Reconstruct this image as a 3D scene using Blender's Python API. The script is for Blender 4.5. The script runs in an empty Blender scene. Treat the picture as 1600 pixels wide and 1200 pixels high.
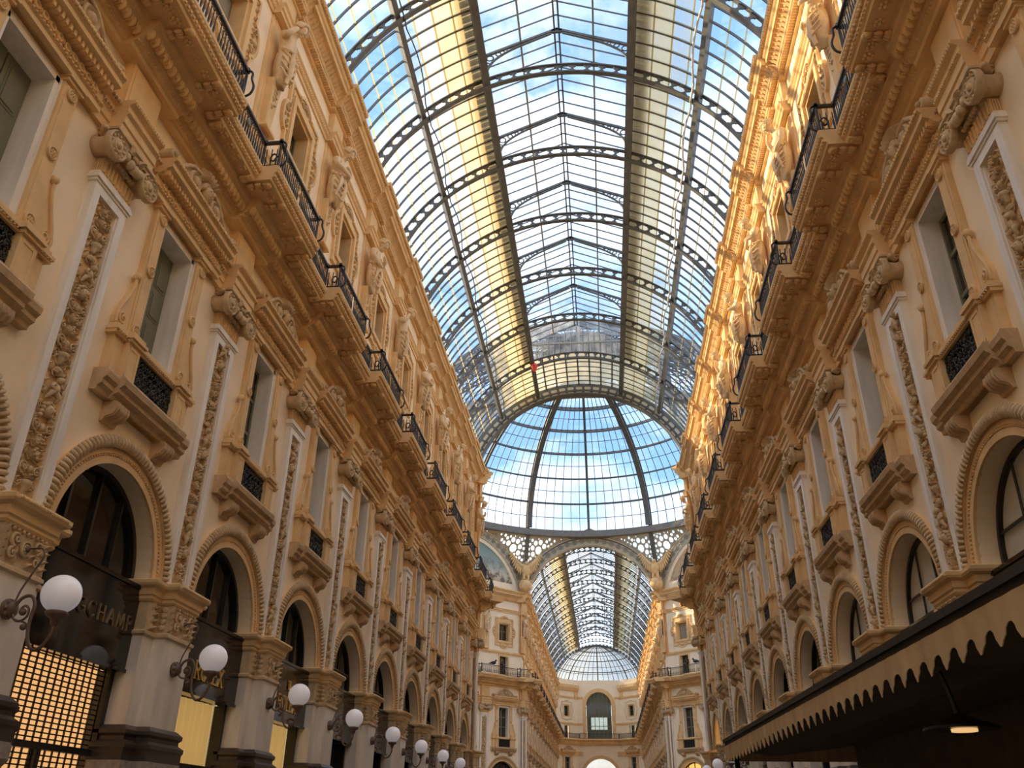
import bpy, bmesh, math, random
from mathutils import Matrix, Vector
from mathutils import geometry as mgeo
PI = math.pi
sin, cos, rad = math.sin, math.cos, math.radians
S = bpy.context.scene
COL = S.collection

# ------------------------------------------------------------------ camera
cam_d = bpy.data.cameras.new('camera')
cam_d.sensor_width = 36.0
cam_d.lens = 1313.6 / 1600 * 36.0
cam_d.clip_end = 2000
cam = bpy.data.objects.new('camera', cam_d)
COL.objects.link(cam)
ROT = [[0.99481521, 0.10121578, 0.00990302], [-0.03830404, 0.46311245, -0.88547143], [-0.09420989, 0.88050112, 0.46458829]]
cam.matrix_world = Matrix(((ROT[0][0], -ROT[1][0], -ROT[2][0], 0.0),
                           (ROT[0][1], -ROT[1][1], -ROT[2][1], 0.0),
                           (ROT[0][2], -ROT[1][2], -ROT[2][2], 1.6),
                           (0, 0, 0, 1)))
S.camera = cam

# ------------------------------------------------------------------ sky, sun, exposure
SUN_TO = Vector((-1.0, 0.42, 0.33)).normalized()
world = bpy.data.worlds.new('sky'); S.world = world
world.use_nodes = True
wn = world.node_tree.nodes; wl = world.node_tree.links
wn.clear()
w_out = wn.new('ShaderNodeOutputWorld'); w_bg = wn.new('ShaderNodeBackground')
w_tc = wn.new('ShaderNodeTexCoord')
w_map = wn.new('ShaderNodeMapping'); w_map.inputs['Scale'].default_value = (1.0, 1.0, 2.2); w_map.inputs['Location'].default_value = (1.1, -6.4, 0.2)
w_noise = wn.new('ShaderNodeTexNoise'); w_noise.inputs['Scale'].default_value = 2.4; w_noise.inputs['Detail'].default_value = 9.0
w_noise.inputs['Roughness'].default_value = 0.6
w_ramp = wn.new('ShaderNodeValToRGB'); w_ramp.color_ramp.elements[0].position = 0.39; w_ramp.color_ramp.elements[1].position = 0.74
w_sep = wn.new('ShaderNodeSeparateXYZ'); wl.new(w_tc.outputs['Generated'], w_sep.inputs[0])
w_grad = wn.new('ShaderNodeValToRGB'); ge = w_grad.color_ramp.elements
ge[0].position, ge[0].color = 0.0, (0.52, 0.64, 0.78, 1); ge[1].position, ge[1].color = 1.0, (0.18, 0.35, 0.70, 1)
for p_, c_ in ((0.25, (0.25, 0.46, 0.78, 1)), (0.45, (0.20, 0.40, 0.76, 1)), (0.70, (0.22, 0.41, 0.74, 1))):
    q_ = ge.new(p_); q_.color = c_
wl.new(w_sep.outputs['Z'], w_grad.inputs['Fac'])
w_mix = wn.new('ShaderNodeMixRGB'); w_mix.inputs[2].default_value = (2.0, 1.97, 1.95, 1)
w_fac = wn.new('ShaderNodeMath'); w_fac.operation = 'MULTIPLY'; w_fac.inputs[1].default_value = 0.85
wl.new(w_tc.outputs['Generated'], w_map.inputs['Vector']); wl.new(w_map.outputs['Vector'], w_noise.inputs['Vector'])
wl.new(w_noise.outputs['Fac'], w_ramp.inputs['Fac']); wl.new(w_ramp.outputs['Color'], w_fac.inputs[0])
wl.new(w_grad.outputs['Color'], w_mix.inputs[1]); wl.new(w_fac.outputs[0], w_mix.inputs[0])
wl.new(w_mix.outputs['Color'], w_bg.inputs['Color']); wl.new(w_bg.outputs['Background'], w_out.inputs['Surface'])
w_bg.inputs['Strength'].default_value = 0.82
sun_d = bpy.data.lights.new('sun', 'SUN'); sun_d.energy = 3.6; sun_d.color = (1.0, 0.76, 0.42); sun_d.angle = rad(0.6)
sun = bpy.data.objects.new('sun', sun_d); COL.objects.link(sun)
sun.rotation_euler = SUN_TO.to_track_quat('Z', 'Y').to_euler(); sun.location = (-60, 60, 80)
S.view_settings.view_transform = 'Standard'; S.view_settings.look = 'None'
S.view_settings.exposure = 1.22; S.view_settings.gamma = 1.0; S.view_settings.use_curve_mapping = False
S.cycles.use_denoising = True
S.cycles.max_bounces = 12; S.cycles.diffuse_bounces = 8; S.cycles.glossy_bounces = 3
S.cycles.transmission_bounces = 4; S.cycles.transparent_max_bounces = 12
S.cycles.sample_clamp_indirect = 6.0
S.cycles.caustics_reflective = False; S.cycles.caustics_refractive = False

# ------------------------------------------------------------------ measures
XC = -0.93            # gallery axis
HW = 7.37             # axis to wall plane
BAY = 4.93
Y0 = 10.65            # first pilaster
KLO, KHI = -2, 9      # pilasters of the near arm
YE = 55.2             # near arm ends, octagon begins
RO = 17.79            # octagon inradius
YC = YE + RO
YF = YC + RO          # far arm begins
NF = 13
VZ, VR = 21.9, 7.9    # vault centre height and rib intrados

# ------------------------------------------------------------------ materials
MATS = {}
def nodes_of(m):
    m.use_nodes = True
    return m.node_tree.nodes, m.node_tree.links
def stone(name, col, var=0.12, rough=0.75, scale=3.0, bump=0.15, bscale=22.0, spec=0.3, streak=None):
    m = bpy.data.materials.new(name); n, l = nodes_of(m)
    b = n['Principled BSDF']
    tc = n.new('ShaderNodeTexCoord')
    n1 = n.new('ShaderNodeTexNoise'); n1.inputs['Scale'].default_value = scale; n1.inputs['Detail'].default_value = 6
    mp = n.new('ShaderNodeMapping')
    if streak: mp.inputs['Scale'].default_value = streak
    info = n.new('ShaderNodeObjectInfo')
    add = n.new('ShaderNodeVectorMath'); add.operation = 'ADD'
    sc = n.new('ShaderNodeVectorMath'); sc.operation = 'SCALE'; sc.inputs['Scale'].default_value = 0.13
    l.new(info.outputs['Location'], sc.inputs[0]); l.new(tc.outputs['Object'], add.inputs[0]); l.new(sc.outputs[0], add.inputs[1])
    l.new(add.outputs[0], mp.inputs['Vector']); l.new(mp.outputs['Vector'], n1.inputs['Vector'])
    mr = n.new('ShaderNodeMapRange'); mr.inputs['From Min'].default_value = 0.3; mr.inputs['From Max'].default_value = 0.7
    mr.inputs['To Min'].default_value = 1.0 - var; mr.inputs['To Max'].default_value = 1.0 + var
    l.new(n1.outputs['Fac'], mr.inputs['Value'])
    hs = n.new('ShaderNodeHueSaturation'); hs.inputs['Color'].default_value = (*col, 1)
    l.new(mr.outputs[0], hs.inputs['Value'])
    l.new(hs.outputs['Color'], b.inputs['Base Color'])
    b.inputs['Roughness'].default_value = rough
    b.inputs['Specular IOR Level'].default_value = spec
    if bump > 0:
        n2 = n.new('ShaderNodeTexNoise'); n2.inputs['Scale'].default_value = bscale; n2.inputs['Detail'].default_value = 4
        l.new(tc.outputs['Object'], n2.inputs['Vector'])
        bp = n.new('ShaderNodeBump'); bp.inputs['Strength'].default_value = bump; bp.inputs['Distance'].default_value = 0.03
        l.new(n2.outputs['Fac'], bp.inputs['Height']); l.new(bp.outputs['Normal'], b.inputs['Normal'])
    MATS[name] = m; return m
def plain(name, col, rough=0.5, metal=0.0, spec=0.5, emit=None, estr=0.0):
    m = bpy.data.materials.new(name); n, l = nodes_of(m); b = n['Principled BSDF']
    b.inputs['Base Color'].default_value = (*col, 1); b.inputs['Roughness'].default_value = rough
    b.inputs['Metallic'].default_value = metal; b.inputs['Specular IOR Level'].default_value = spec
    if emit:
        b.inputs['Emission Color'].default_value = (*emit, 1); b.inputs['Emission Strength'].default_value = estr
    MATS[name] = m; return m
def glass(name, tint, gloss=0.07, dust=0.0, dustcol=(0.8, 0.75, 0.62), rough=0.03):
    m = bpy.data.materials.new(name); n, l = nodes_of(m); n.clear()
    o = n.new('ShaderNodeOutputMaterial'); tr = n.new('ShaderNodeBsdfTransparent'); gl = n.new('ShaderNodeBsdfGlossy')
    tr.inputs['Color'].default_value = (*tint, 1); gl.inputs['Roughness'].default_value = rough
    lw = n.new('ShaderNodeLayerWeight'); lw.inputs['Blend'].default_value = 0.25
    mm = n.new('ShaderNodeMath'); mm.operation = 'MULTIPLY_ADD'; mm.inputs[1].default_value = gloss * 3; mm.inputs[2].default_value = gloss * 0.5
    l.new(lw.outputs['Facing'], mm.inputs[0])
    mx = n.new('ShaderNodeMixShader'); l.new(mm.outputs[0], mx.inputs['Fac']); l.new(tr.outputs[0], mx.inputs[1]); l.new(gl.outputs[0], mx.inputs[2])
    last = mx
    if dust > 0:
        tl = n.new('ShaderNodeBsdfTranslucent'); tl.inputs['Color'].default_value = (*dustcol, 1)
        df = n.new('ShaderNodeBsdfDiffuse'); df.inputs['Color'].default_value = (*[c * 0.5 for c in dustcol], 1)
        m2 = n.new('ShaderNodeMixShader'); m2.inputs['Fac'].default_value = 0.25
        l.new(tl.outputs[0], m2.inputs[1]); l.new(df.outputs[0], m2.inputs[2])
        m3 = n.new('ShaderNodeMixShader')
        tc = n.new('ShaderNodeTexCoord'); nz = n.new('ShaderNodeTexNoise'); nz.inputs['Scale'].default_value = 1.1; nz.inputs['Detail'].default_value = 5
        info = n.new('ShaderNodeObjectInfo'); ad = n.new('ShaderNodeVectorMath'); ad.operation = 'ADD'
        l.new(tc.outputs['Object'], ad.inputs[0]); l.new(info.outputs['Location'], ad.inputs[1]); l.new(ad.outputs[0], nz.inputs['Vector'])
        mr = n.new('ShaderNodeMapRange'); mr.inputs['From Min'].default_value = 0.3; mr.inputs['From Max'].default_value = 0.7
        mr.inputs['To Min'].default_value = max(0.0, dust - 0.12); mr.inputs['To Max'].default_value = min(1.0, dust + 0.12)
        l.new(nz.outputs['Fac'], mr.inputs['Value']); l.new(mr.outputs[0], m3.inputs['Fac'])
        l.new(mx.outputs[0], m3.inputs[1]); l.new(m2.outputs[0], m3.inputs[2]); last = m3
    l.new(last.outputs[0], o.inputs['Surface'])
    MATS[name] = m; return m

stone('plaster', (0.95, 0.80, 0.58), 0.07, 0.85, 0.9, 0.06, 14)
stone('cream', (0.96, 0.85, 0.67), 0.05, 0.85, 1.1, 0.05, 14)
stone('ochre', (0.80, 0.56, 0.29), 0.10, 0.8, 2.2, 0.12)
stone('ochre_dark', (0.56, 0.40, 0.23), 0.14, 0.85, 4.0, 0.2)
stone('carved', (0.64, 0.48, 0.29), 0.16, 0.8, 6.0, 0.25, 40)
stone('statue_stone', (0.80, 0.62, 0.40), 0.12, 0.75, 4.0, 0.15, 40)
stone('marble', (0.86, 0.81, 0.74), 0.10, 0.45, 1.6, 0.03, 8, 0.4, (3.0, 3.0, 0.5))
stone('pier_marble', (0.82, 0.75, 0.65), 0.12, 0.45, 1.4, 0.03, 8, 0.4, (2.5, 2.5, 0.6))
stone('pier_base', (0.065, 0.048, 0.038), 0.2, 0.35, 3.0, 0.02, 10, 0.5)
stone('granite', (0.38, 0.33, 0.28), 0.2, 0.6, 12.0, 0.1)
stone('sill_stone', (0.58, 0.41, 0.24), 0.16, 0.9, 5.0, 0.35, 16)
stone('floor_stone', (0.17, 0.155, 0.135), 0.10, 0.35, 0.5, 0.0)
stone('shutter_green', (0.20, 0.20, 0.14), 0.08, 0.6, 3.0, 0.0)
stone('iron', (0.028, 0.026, 0.026), 0.2, 0.5, 10, 0.0, 10, 0.5)
stone('roof_iron', (0.115, 0.113, 0.105), 0.15, 0.5, 3.0, 0.0, 10, 0.4)
stone('roof_iron_light', (0.36, 0.34, 0.29), 0.12, 0.5, 3.0, 0.0, 10, 0.4)
stone('roof_iron_mid', (0.20, 0.19, 0.17), 0.12, 0.5, 3.0, 0.0, 10, 0.4)
stone('spandrel_web', (0.50, 0.45, 0.34), 0.1, 0.7, 4.0, 0.0)
stone('bronze', (0.16, 0.10, 0.07), 0.2, 0.45, 10, 0.0, 10, 0.5)
stone('band_relief', (0.55, 0.50, 0.38), 0.2, 0.7, 12.0, 0.2, 30)
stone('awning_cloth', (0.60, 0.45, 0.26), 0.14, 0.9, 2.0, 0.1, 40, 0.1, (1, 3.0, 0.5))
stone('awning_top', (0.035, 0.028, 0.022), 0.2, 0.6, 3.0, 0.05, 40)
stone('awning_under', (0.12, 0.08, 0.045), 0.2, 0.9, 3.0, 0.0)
stone('medallion_green', (0.20, 0.24, 0.22), 0.1, 0.5, 8.0, 0.0)
plain('black_glass', (0.012, 0.010, 0.009), 0.06, 0.0, 0.6)
plain('dark_pane', (0.035, 0.032, 0.026), 0.05, 0.0, 0.7)
plain('green_pane', (0.10, 0.11, 0.07), 0.08, 0.0, 0.6)
plain('shop_black', (0.02, 0.018, 0.016), 0.3)
plain('gold', (0.85, 0.58, 0.20), 0.3, 1.0)
plain('bronze_letter', (0.40, 0.30, 0.17), 0.4, 0.7)
plain('globe_glass', (0.93, 0.90, 0.92), 0.12, 0.0, 0.5, (1.0, 0.95, 1.0), 0.06)  # faint emission stands in for sky light caught by the unlit globes
plain('blind', (0.8, 0.55, 0.3), 0.8, 0, 0.2, (1.0, 0.52, 0.20), 0.36)
plain('shop_gold', (0.75, 0.50, 0.18), 0.35, 0.6, 0.4, (1.0, 0.62, 0.20), 0.16)
plain('warm_window', (0.7, 0.4, 0.15), 0.7, 0, 0.3, (1.0, 0.5, 0.12), 0.5)
plain('curtain', (0.62, 0.60, 0.52), 0.8)
plain('grey_curtain', (0.30, 0.29, 0.24), 0.8)
plain('red', (0.75, 0.04, 0.03), 0.4)
plain('pigeon_grey', (0.03, 0.03, 0.035), 0.7)
plain('pipe_light', (0.75, 0.73, 0.70), 0.35)
plain('lamp_glow', (0.9, 0.7, 0.4), 0.5, 0, 0.4, (1.0, 0.6, 0.25), 0.35)
plain('bottle_green', (0.25, 0.5, 0.08), 0.2)
glass('roof_glass', (0.985, 0.99, 0.995), 0.03)
glass('roof_dusty', (0.92, 0.91, 0.86), 0.04, 0.64, (0.86, 0.73, 0.47))
glass('lantern_glass', (0.95, 0.97, 0.98), 0.03, 0.10, (0.86, 0.86, 0.84))
glass('roof_semi', (0.94, 0.94, 0.90), 0.04, 0.24, (0.84, 0.74, 0.52))
glass('apse_glass', (0.62, 0.63, 0.60), 0.04, 0.45, (0.40, 0.38, 0.33))
glass('roof_hazy', (0.96, 0.97, 0.97), 0.03, 0.03, (0.85, 0.84, 0.78))
glass('lap_dust', (0.7, 0.65, 0.5), 0.03, 0.7, (0.85, 0.72, 0.42))
glass('spandrel_glass', (0.92, 0.92, 0.88), 0.03, 0.35, (0.95, 0.92, 0.82))
def mosaic(name, ramp, blotch):
    m = bpy.data.materials.new(name); n, l = nodes_of(m); b = n['Principled BSDF']
    tc = n.new('ShaderNodeTexCoord'); sx = n.new('ShaderNodeSeparateXYZ'); l.new(tc.outputs['Object'], sx.inputs[0])
    nz = n.new('ShaderNodeTexNoise'); nz.inputs['Scale'].default_value = 0.7; nz.inputs['Detail'].default_value = 5; l.new(tc.outputs['Object'], nz.inputs['Vector'])
    ma = n.new('ShaderNodeMath'); ma.operation = 'MULTIPLY_ADD'; ma.inputs[1].default_value = 1.6; l.new(nz.outputs['Fac'], ma.inputs[0]); l.new(sx.outputs['Z'], ma.inputs[2])
    mr = n.new('ShaderNodeMapRange'); mr.inputs['From Min'].default_value = 24.0; mr.inputs['From Max'].default_value = 29.8; l.new(ma.outputs[0], mr.inputs['Value'])
    cr = n.new('ShaderNodeValToRGB'); e = cr.color_ramp.elements
    e[0].position, e[0].color = ramp[0][0], (*ramp[0][1], 1); e[1].position, e[1].color = ramp[-1][0], (*ramp[-1][1], 1)
    for p_, c_ in ramp[1:-1]: q = e.new(p_); q.color = (*c_, 1)
    l.new(mr.outputs[0], cr.inputs['Fac'])
    n2 = n.new('ShaderNodeTexNoise'); n2.inputs['Scale'].default_value = 1.5; n2.inputs['Detail'].default_value = 6; n2.inputs['Roughness'].default_value = .65; l.new(tc.outputs['Object'], n2.inputs['Vector'])
    m2 = n.new('ShaderNodeMapRange'); m2.inputs['From Min'].default_value = 0.47; m2.inputs['From Max'].default_value = 0.56; l.new(n2.outputs['Fac'], m2.inputs['Value'])
    m3 = n.new('ShaderNodeMapRange'); m3.inputs['From Min'].default_value = 27.6; m3.inputs['From Max'].default_value = 25.4; l.new(sx.outputs['Z'], m3.inputs['Value'])
    mu = n.new('ShaderNodeMath'); mu.operation = 'MULTIPLY'; l.new(m2.outputs[0], mu.inputs[0]); l.new(m3.outputs[0], mu.inputs[1])
    mx = n.new('ShaderNodeMixRGB'); mx.inputs[2].default_value = (*blotch, 1); l.new(mu.outputs[0], mx.inputs[0]); l.new(cr.outputs['Color'], mx.inputs[1])
    l.new(mx.outputs['Color'], b.inputs['Base Color']); b.inputs['Roughness'].default_value = .55
    MATS[name] = m
mosaic('mosaic_blue', [(0.0, (.42, .36, .12)), (.22, (.50, .42, .20)), (.38, (.62, .60, .50)), (.55, (.34, .45, .42)), (1.0, (.12, .26, .28))], (.22, .16, .12))
mosaic('mosaic_gold', [(0.0, (.42, .33, .26)), (.3, (.62, .45, .26)), (1.0, (.72, .50, .24))], (.40, .30, .26))
glass('clear_window', (0.75, 0.82, 0.80), 0.10)

# ------------------------------------------------------------------ mesh builder
class MB:
    def __init__(s): s.v = []; s.f = []; s.sm = []
    def add(s, vs, fs, smooth=False):
        o = len(s.v); s.v.extend(vs)
        for f in fs: s.f.append([i + o for i in f]); s.sm.append(smooth)
        return s
    def box(s, u0, u1, d0, d1, z0, z1):
        return s.add([(u0, -d0, z0), (u1, -d0, z0), (u1, -d1, z0), (u0, -d1, z0), (u0, -d0, z1), (u1, -d0, z1), (u1, -d1, z1), (u0, -d1, z1)],
                     [(0, 1, 2, 3), (7, 6, 5, 4), (0, 4, 5, 1), (1, 5, 6, 2), (2, 6, 7, 3), (3, 7, 4, 0)])
    def obox(s, c, ax, ay, az):     # oriented box from centre and half axes
        c, ax, ay, az = map(Vector, (c, ax, ay, az))
        vs = [tuple(c + ax * i + ay * j + az * k) for k in (-1, 1) for (i, j) in ((-1, -1), (1, -1), (1, 1), (-1, 1))]
        return s.add(vs, [(3, 2, 1, 0), (4, 5, 6, 7), (0, 1, 5, 4), (1, 2, 6, 5), (2, 3, 7, 6), (3, 0, 4, 7)])
    def prof(s, pts, u0, u1, smooth=False):  # closed (d,z) polygon run along u
        n = len(pts)
        vs = [(u0, -d, z) for d, z in pts] + [(u1, -d, z) for d, z in pts]
        s.add(vs, [(i, (i + 1) % n, (i + 1) % n + n, i + n) for i in range(n)], smooth)
        return s.add(vs, [tuple(range(n))[::-1], tuple(range(n, 2 * n))])
    def plate(s, pts, d0, d1, smooth=False):  # closed (u,z) polygon pushed from d0 to d1
        n = len(pts)
        vs = [(u, -d0, z) for u, z in pts] + [(u, -d1, z) for u, z in pts]
        s.add(vs, [(i, (i + 1) % n, (i + 1) % n + n, i + n) for i in range(n)], smooth)
        return s.add(vs, [tuple(range(n))[::-1], tuple(range(n, 2 * n))])
    def layers(s, outline, levels):  # outline(off) -> (u,d) polygon; levels [(off,z)...]
        rings = [[(u, -d, z) for u, d in outline(o)] for o, z in levels]
        n = len(rings[0]); vs = [p for r in rings for p in r]; fs = []
        for k in range(len(rings) - 1):
            for i in range(n): fs.append((k * n + i, k * n + (i + 1) % n, (k + 1) * n + (i + 1) % n, (k + 1) * n + i))
        fs.append(tuple(range(n))[::-1]); fs.append(tuple(range((len(rings) - 1) * n, len(rings) * n)))
        return s.add(vs, fs)
    def ball(s, c, r, seg=8, ring=5, rot=None):
        if not isinstance(r, (tuple, list)): r = (r, r, r)
        vs = [Vector((0, 0, -r[2]))]
        for j in range(1, ring):
            a = -PI / 2 + PI * j / ring
            for i in range(seg):
                b = 2 * PI * i / seg; vs.append(Vector((r[0] * cos(a) * cos(b), r[1] * cos(a) * sin(b), r[2] * sin(a))))
        vs.append(Vector((0, 0, r[2])))
        if rot is not None: vs = [rot @ v for v in vs]
        c = Vector(c); vs = [tuple(v + c) for v in vs]; fs = []
        for i in range(seg): fs.append((0, 1 + (i + 1) % seg, 1 + i))
        for j in range(ring - 2):
            for i in range(seg):
                a = 1 + j * seg; fs.append((a + i, a + (i + 1) % seg, a + seg + (i + 1) % seg, a + seg + i))
        t = len(vs) - 1; a = 1 + (ring - 2) * seg
        for i in range(seg): fs.append((a + i, a + (i + 1) % seg, t))
        return s.add(vs, fs, True)
    def tube(s, path, r, seg=6, cap=True):
        path = [Vector(p) for p in path]; n = len(path)
        rs = r if isinstance(r, (list, tuple)) else [r] * n
        vs = []; up = None
        for i, p in enumerate(path):
            t = (path[min(i + 1, n - 1)] - path[max(i - 1, 0)])
            if t.length < 1e-9: t = Vector((0, 0, 1))
            t.normalize()
            if up is None:
                up = Vector((0, 0, 1)) if abs(t.z) < 0.9 else Vector((1, 0, 0))
            x = t.cross(up)
            if x.length < 1e-6: x = t.orthogonal()
            x.normalize(); y = x.cross(t); up = y
            for k in range(seg):
                a = 2 * PI * k / seg; vs.append(tuple(p + (x * cos(a) + y * sin(a)) * rs[i]))
        fs = [(i * seg + k, i * seg + (k + 1) % seg, (i + 1) * seg + (k + 1) % seg, (i + 1) * seg + k) for i in range(n - 1) for k in range(seg)]
        s.add(vs, fs, True)
        if cap: s.add([vs[k] for k in range(seg)] + vs[-seg:], [tuple(range(seg))[::-1], tuple(range(seg, 2 * seg))])
        return s
    def lathe(s, prof, c=(0, 0, 0), axis='z', seg=16, smooth=True):  # prof [(r,h)]
        vs = []
        for r, h in prof:
            for k in range(seg):
                a = 2 * PI * k / seg
                p = (r * cos(a), r * sin(a), h)
                if axis == 'y': p = (r * cos(a), -h, r * sin(a))     # h outward from the wall
                if axis == 'x': p = (h, r * cos(a), r * sin(a))
                vs.append((p[0] + c[0], p[1] + c[1], p[2] + c[2]))
        n = len(prof)
        fs = [(i * seg + k, i * seg + (k + 1) % seg, (i + 1) * seg + (k + 1) % seg, (i + 1) * seg + k) for i in range(n - 1) for k in range(seg)]
        fs.append(tuple(range(seg))[::-1]); fs.append(tuple(range((n - 1) * seg, n * seg)))
        return s.add(vs, fs, smooth)
    def arcband(s, cu, cz, r0, r1, d0, d1, a0, a1, n=32):   # arch slab in the wall plane
        vs = []
        for i in range(n + 1):
            a = a0 + (a1 - a0) * i / n
            for r, d in ((r0, d0), (r1, d0), (r1, d1), (r0, d1)):
                vs.append((cu + r * cos(a), -d, cz + r * sin(a)))
        fs = [(i * 4 + k, i * 4 + (k + 1) % 4, i * 4 + 4 + (k + 1) % 4, i * 4 + 4 + k) for i in range(n) for k in range(4)]
        fs += [(0, 1, 2, 3), (4 * n + 3, 4 * n + 2, 4 * n + 1, 4 * n)]
        return s.add(vs, fs)
    def spiral(s, c, r, turns, w, dirn=1, a0=0.0, depth=0.05, n=18):  # flat scroll in the wall plane
        pts = []; rs = []
        for i in range(n + 1):
            t = i / n; a = a0 + dirn * turns * 2 * PI * t; rr = r * (1 - 0.85 * t)
            pts.append((c[0] + rr * cos(a), c[1] - depth * (0.4 + 0.6 * t), c[2] + rr * sin(a))); rs.append(w * (1 - 0.55 * t))
        return s.tube(pts, rs, 5)
    def leaf(s, base, ang, ln, w, lift=0.05, n=5):   # raised leaf in the wall plane
        vs = []; du = Vector((cos(ang), 0, sin(ang))); dn = Vector((-sin(ang), 0, cos(ang))); b = Vector(base)
        for i in range(n + 1):
            t = i / n; wd = w * sin(PI * min(1, t * 0.92 + 0.08)) ** 0.8; h = lift * sin(PI * t) ** 0.6 + 0.004 + lift * 0.6 * t
            bend = dn * (0.25 * w * sin(PI * t * 1.6))
            c = b + du * (ln * t) + bend
            vs += [tuple(c + dn * wd * 0.5), tuple(c + Vector((0, -h, 0))), tuple(c - dn * wd * 0.5)]
        fs = []
        for i in range(n):
            a = i * 3; fs += [(a, a + 3, a + 4, a + 1), (a + 1, a + 4, a + 5, a + 2)]
        return s.add(vs, fs, False)
    def mesh(s, name):
        me = bpy.data.meshes.new(name); me.from_pydata(s.v, [], s.f)
        me.polygons.foreach_set('use_smooth', s.sm); me.update()
        return me

def obj(name, mesh, mat=None, parent=None, loc=None, rotz=0.0):
    if isinstance(mesh, MB): mesh = mesh.mesh(name)
    o = bpy.data.objects.new(name, mesh); COL.objects.link(o)
    if mat is not None and len(mesh.materials) == 0: mesh.materials.append(MATS[mat] if isinstance(mat, str) else mat)
    if parent: o.parent = parent
    if loc: o.location = loc
    if rotz: o.rotation_euler = (0, 0, rotz)
    return o
def empty(name, loc=(0, 0, 0), rotz=0.0, parent=None):
    o = bpy.data.objects.new(name, None); COL.objects.link(o); o.location = loc; o.rotation_euler = (0, 0, rotz)
    if parent: o.parent = parent
    return o
def tag(o, label, cat, group=None, kind=None):
    o['label'] = label; o['category'] = cat
    if group: o['group'] = group
    if kind: o['kind'] = kind
    return o
def ready(mb, name, mat):
    me = mb.mesh(name); me.materials.append(MATS[mat]); return me
ORD = ['first', 'second', 'third', 'fourth', 'fifth', 'sixth', 'seventh', 'eighth', 'ninth', 'tenth', 'eleventh', 'twelfth', 'thirteenth', 'fourteenth']

# ================================================================== facade pieces (local frame: u along wall, y = -d outward, z up)
M = {}
def smooth(pts, n=5):
    out = []; P = [Vector(p_) for p_ in pts]
    for i in range(len(P) - 1):
        p0, p1, p2, p3 = P[max(i - 1, 0)], P[i], P[i + 1], P[min(i + 2, len(P) - 1)]
        for k in range(n):
            t = k / n; out.append(tuple(.5 * (2 * p1 + (p2 - p0) * t + (2 * p0 - 5 * p1 + 4 * p2 - p3) * t * t + (3 * p1 - p0 - 3 * p2 + p3) * t ** 3)))
    out.append(tuple(P[-1])); return out
def rosette(mb, u, d, z, r, petals=6, dep=0.05):
    mb.lathe([(r, 0), (r, dep * 0.8), (r * 0.82, dep), (r * 0.7, dep * 0.35)], (u, -d, z), 'y', 14)
    for i in range(petals):
        a = 2 * PI * i / petals
        mb.ball((u + r * 0.42 * cos(a), -d - dep * 0.5, z + r * 0.42 * sin(a)), (r * 0.24, dep * 0.6, r * 0.24), 6, 4)
    mb.ball((u, -d - dep * 0.6, z), (r * 0.22, dep * 0.7, r * 0.22), 6, 4)
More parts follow.
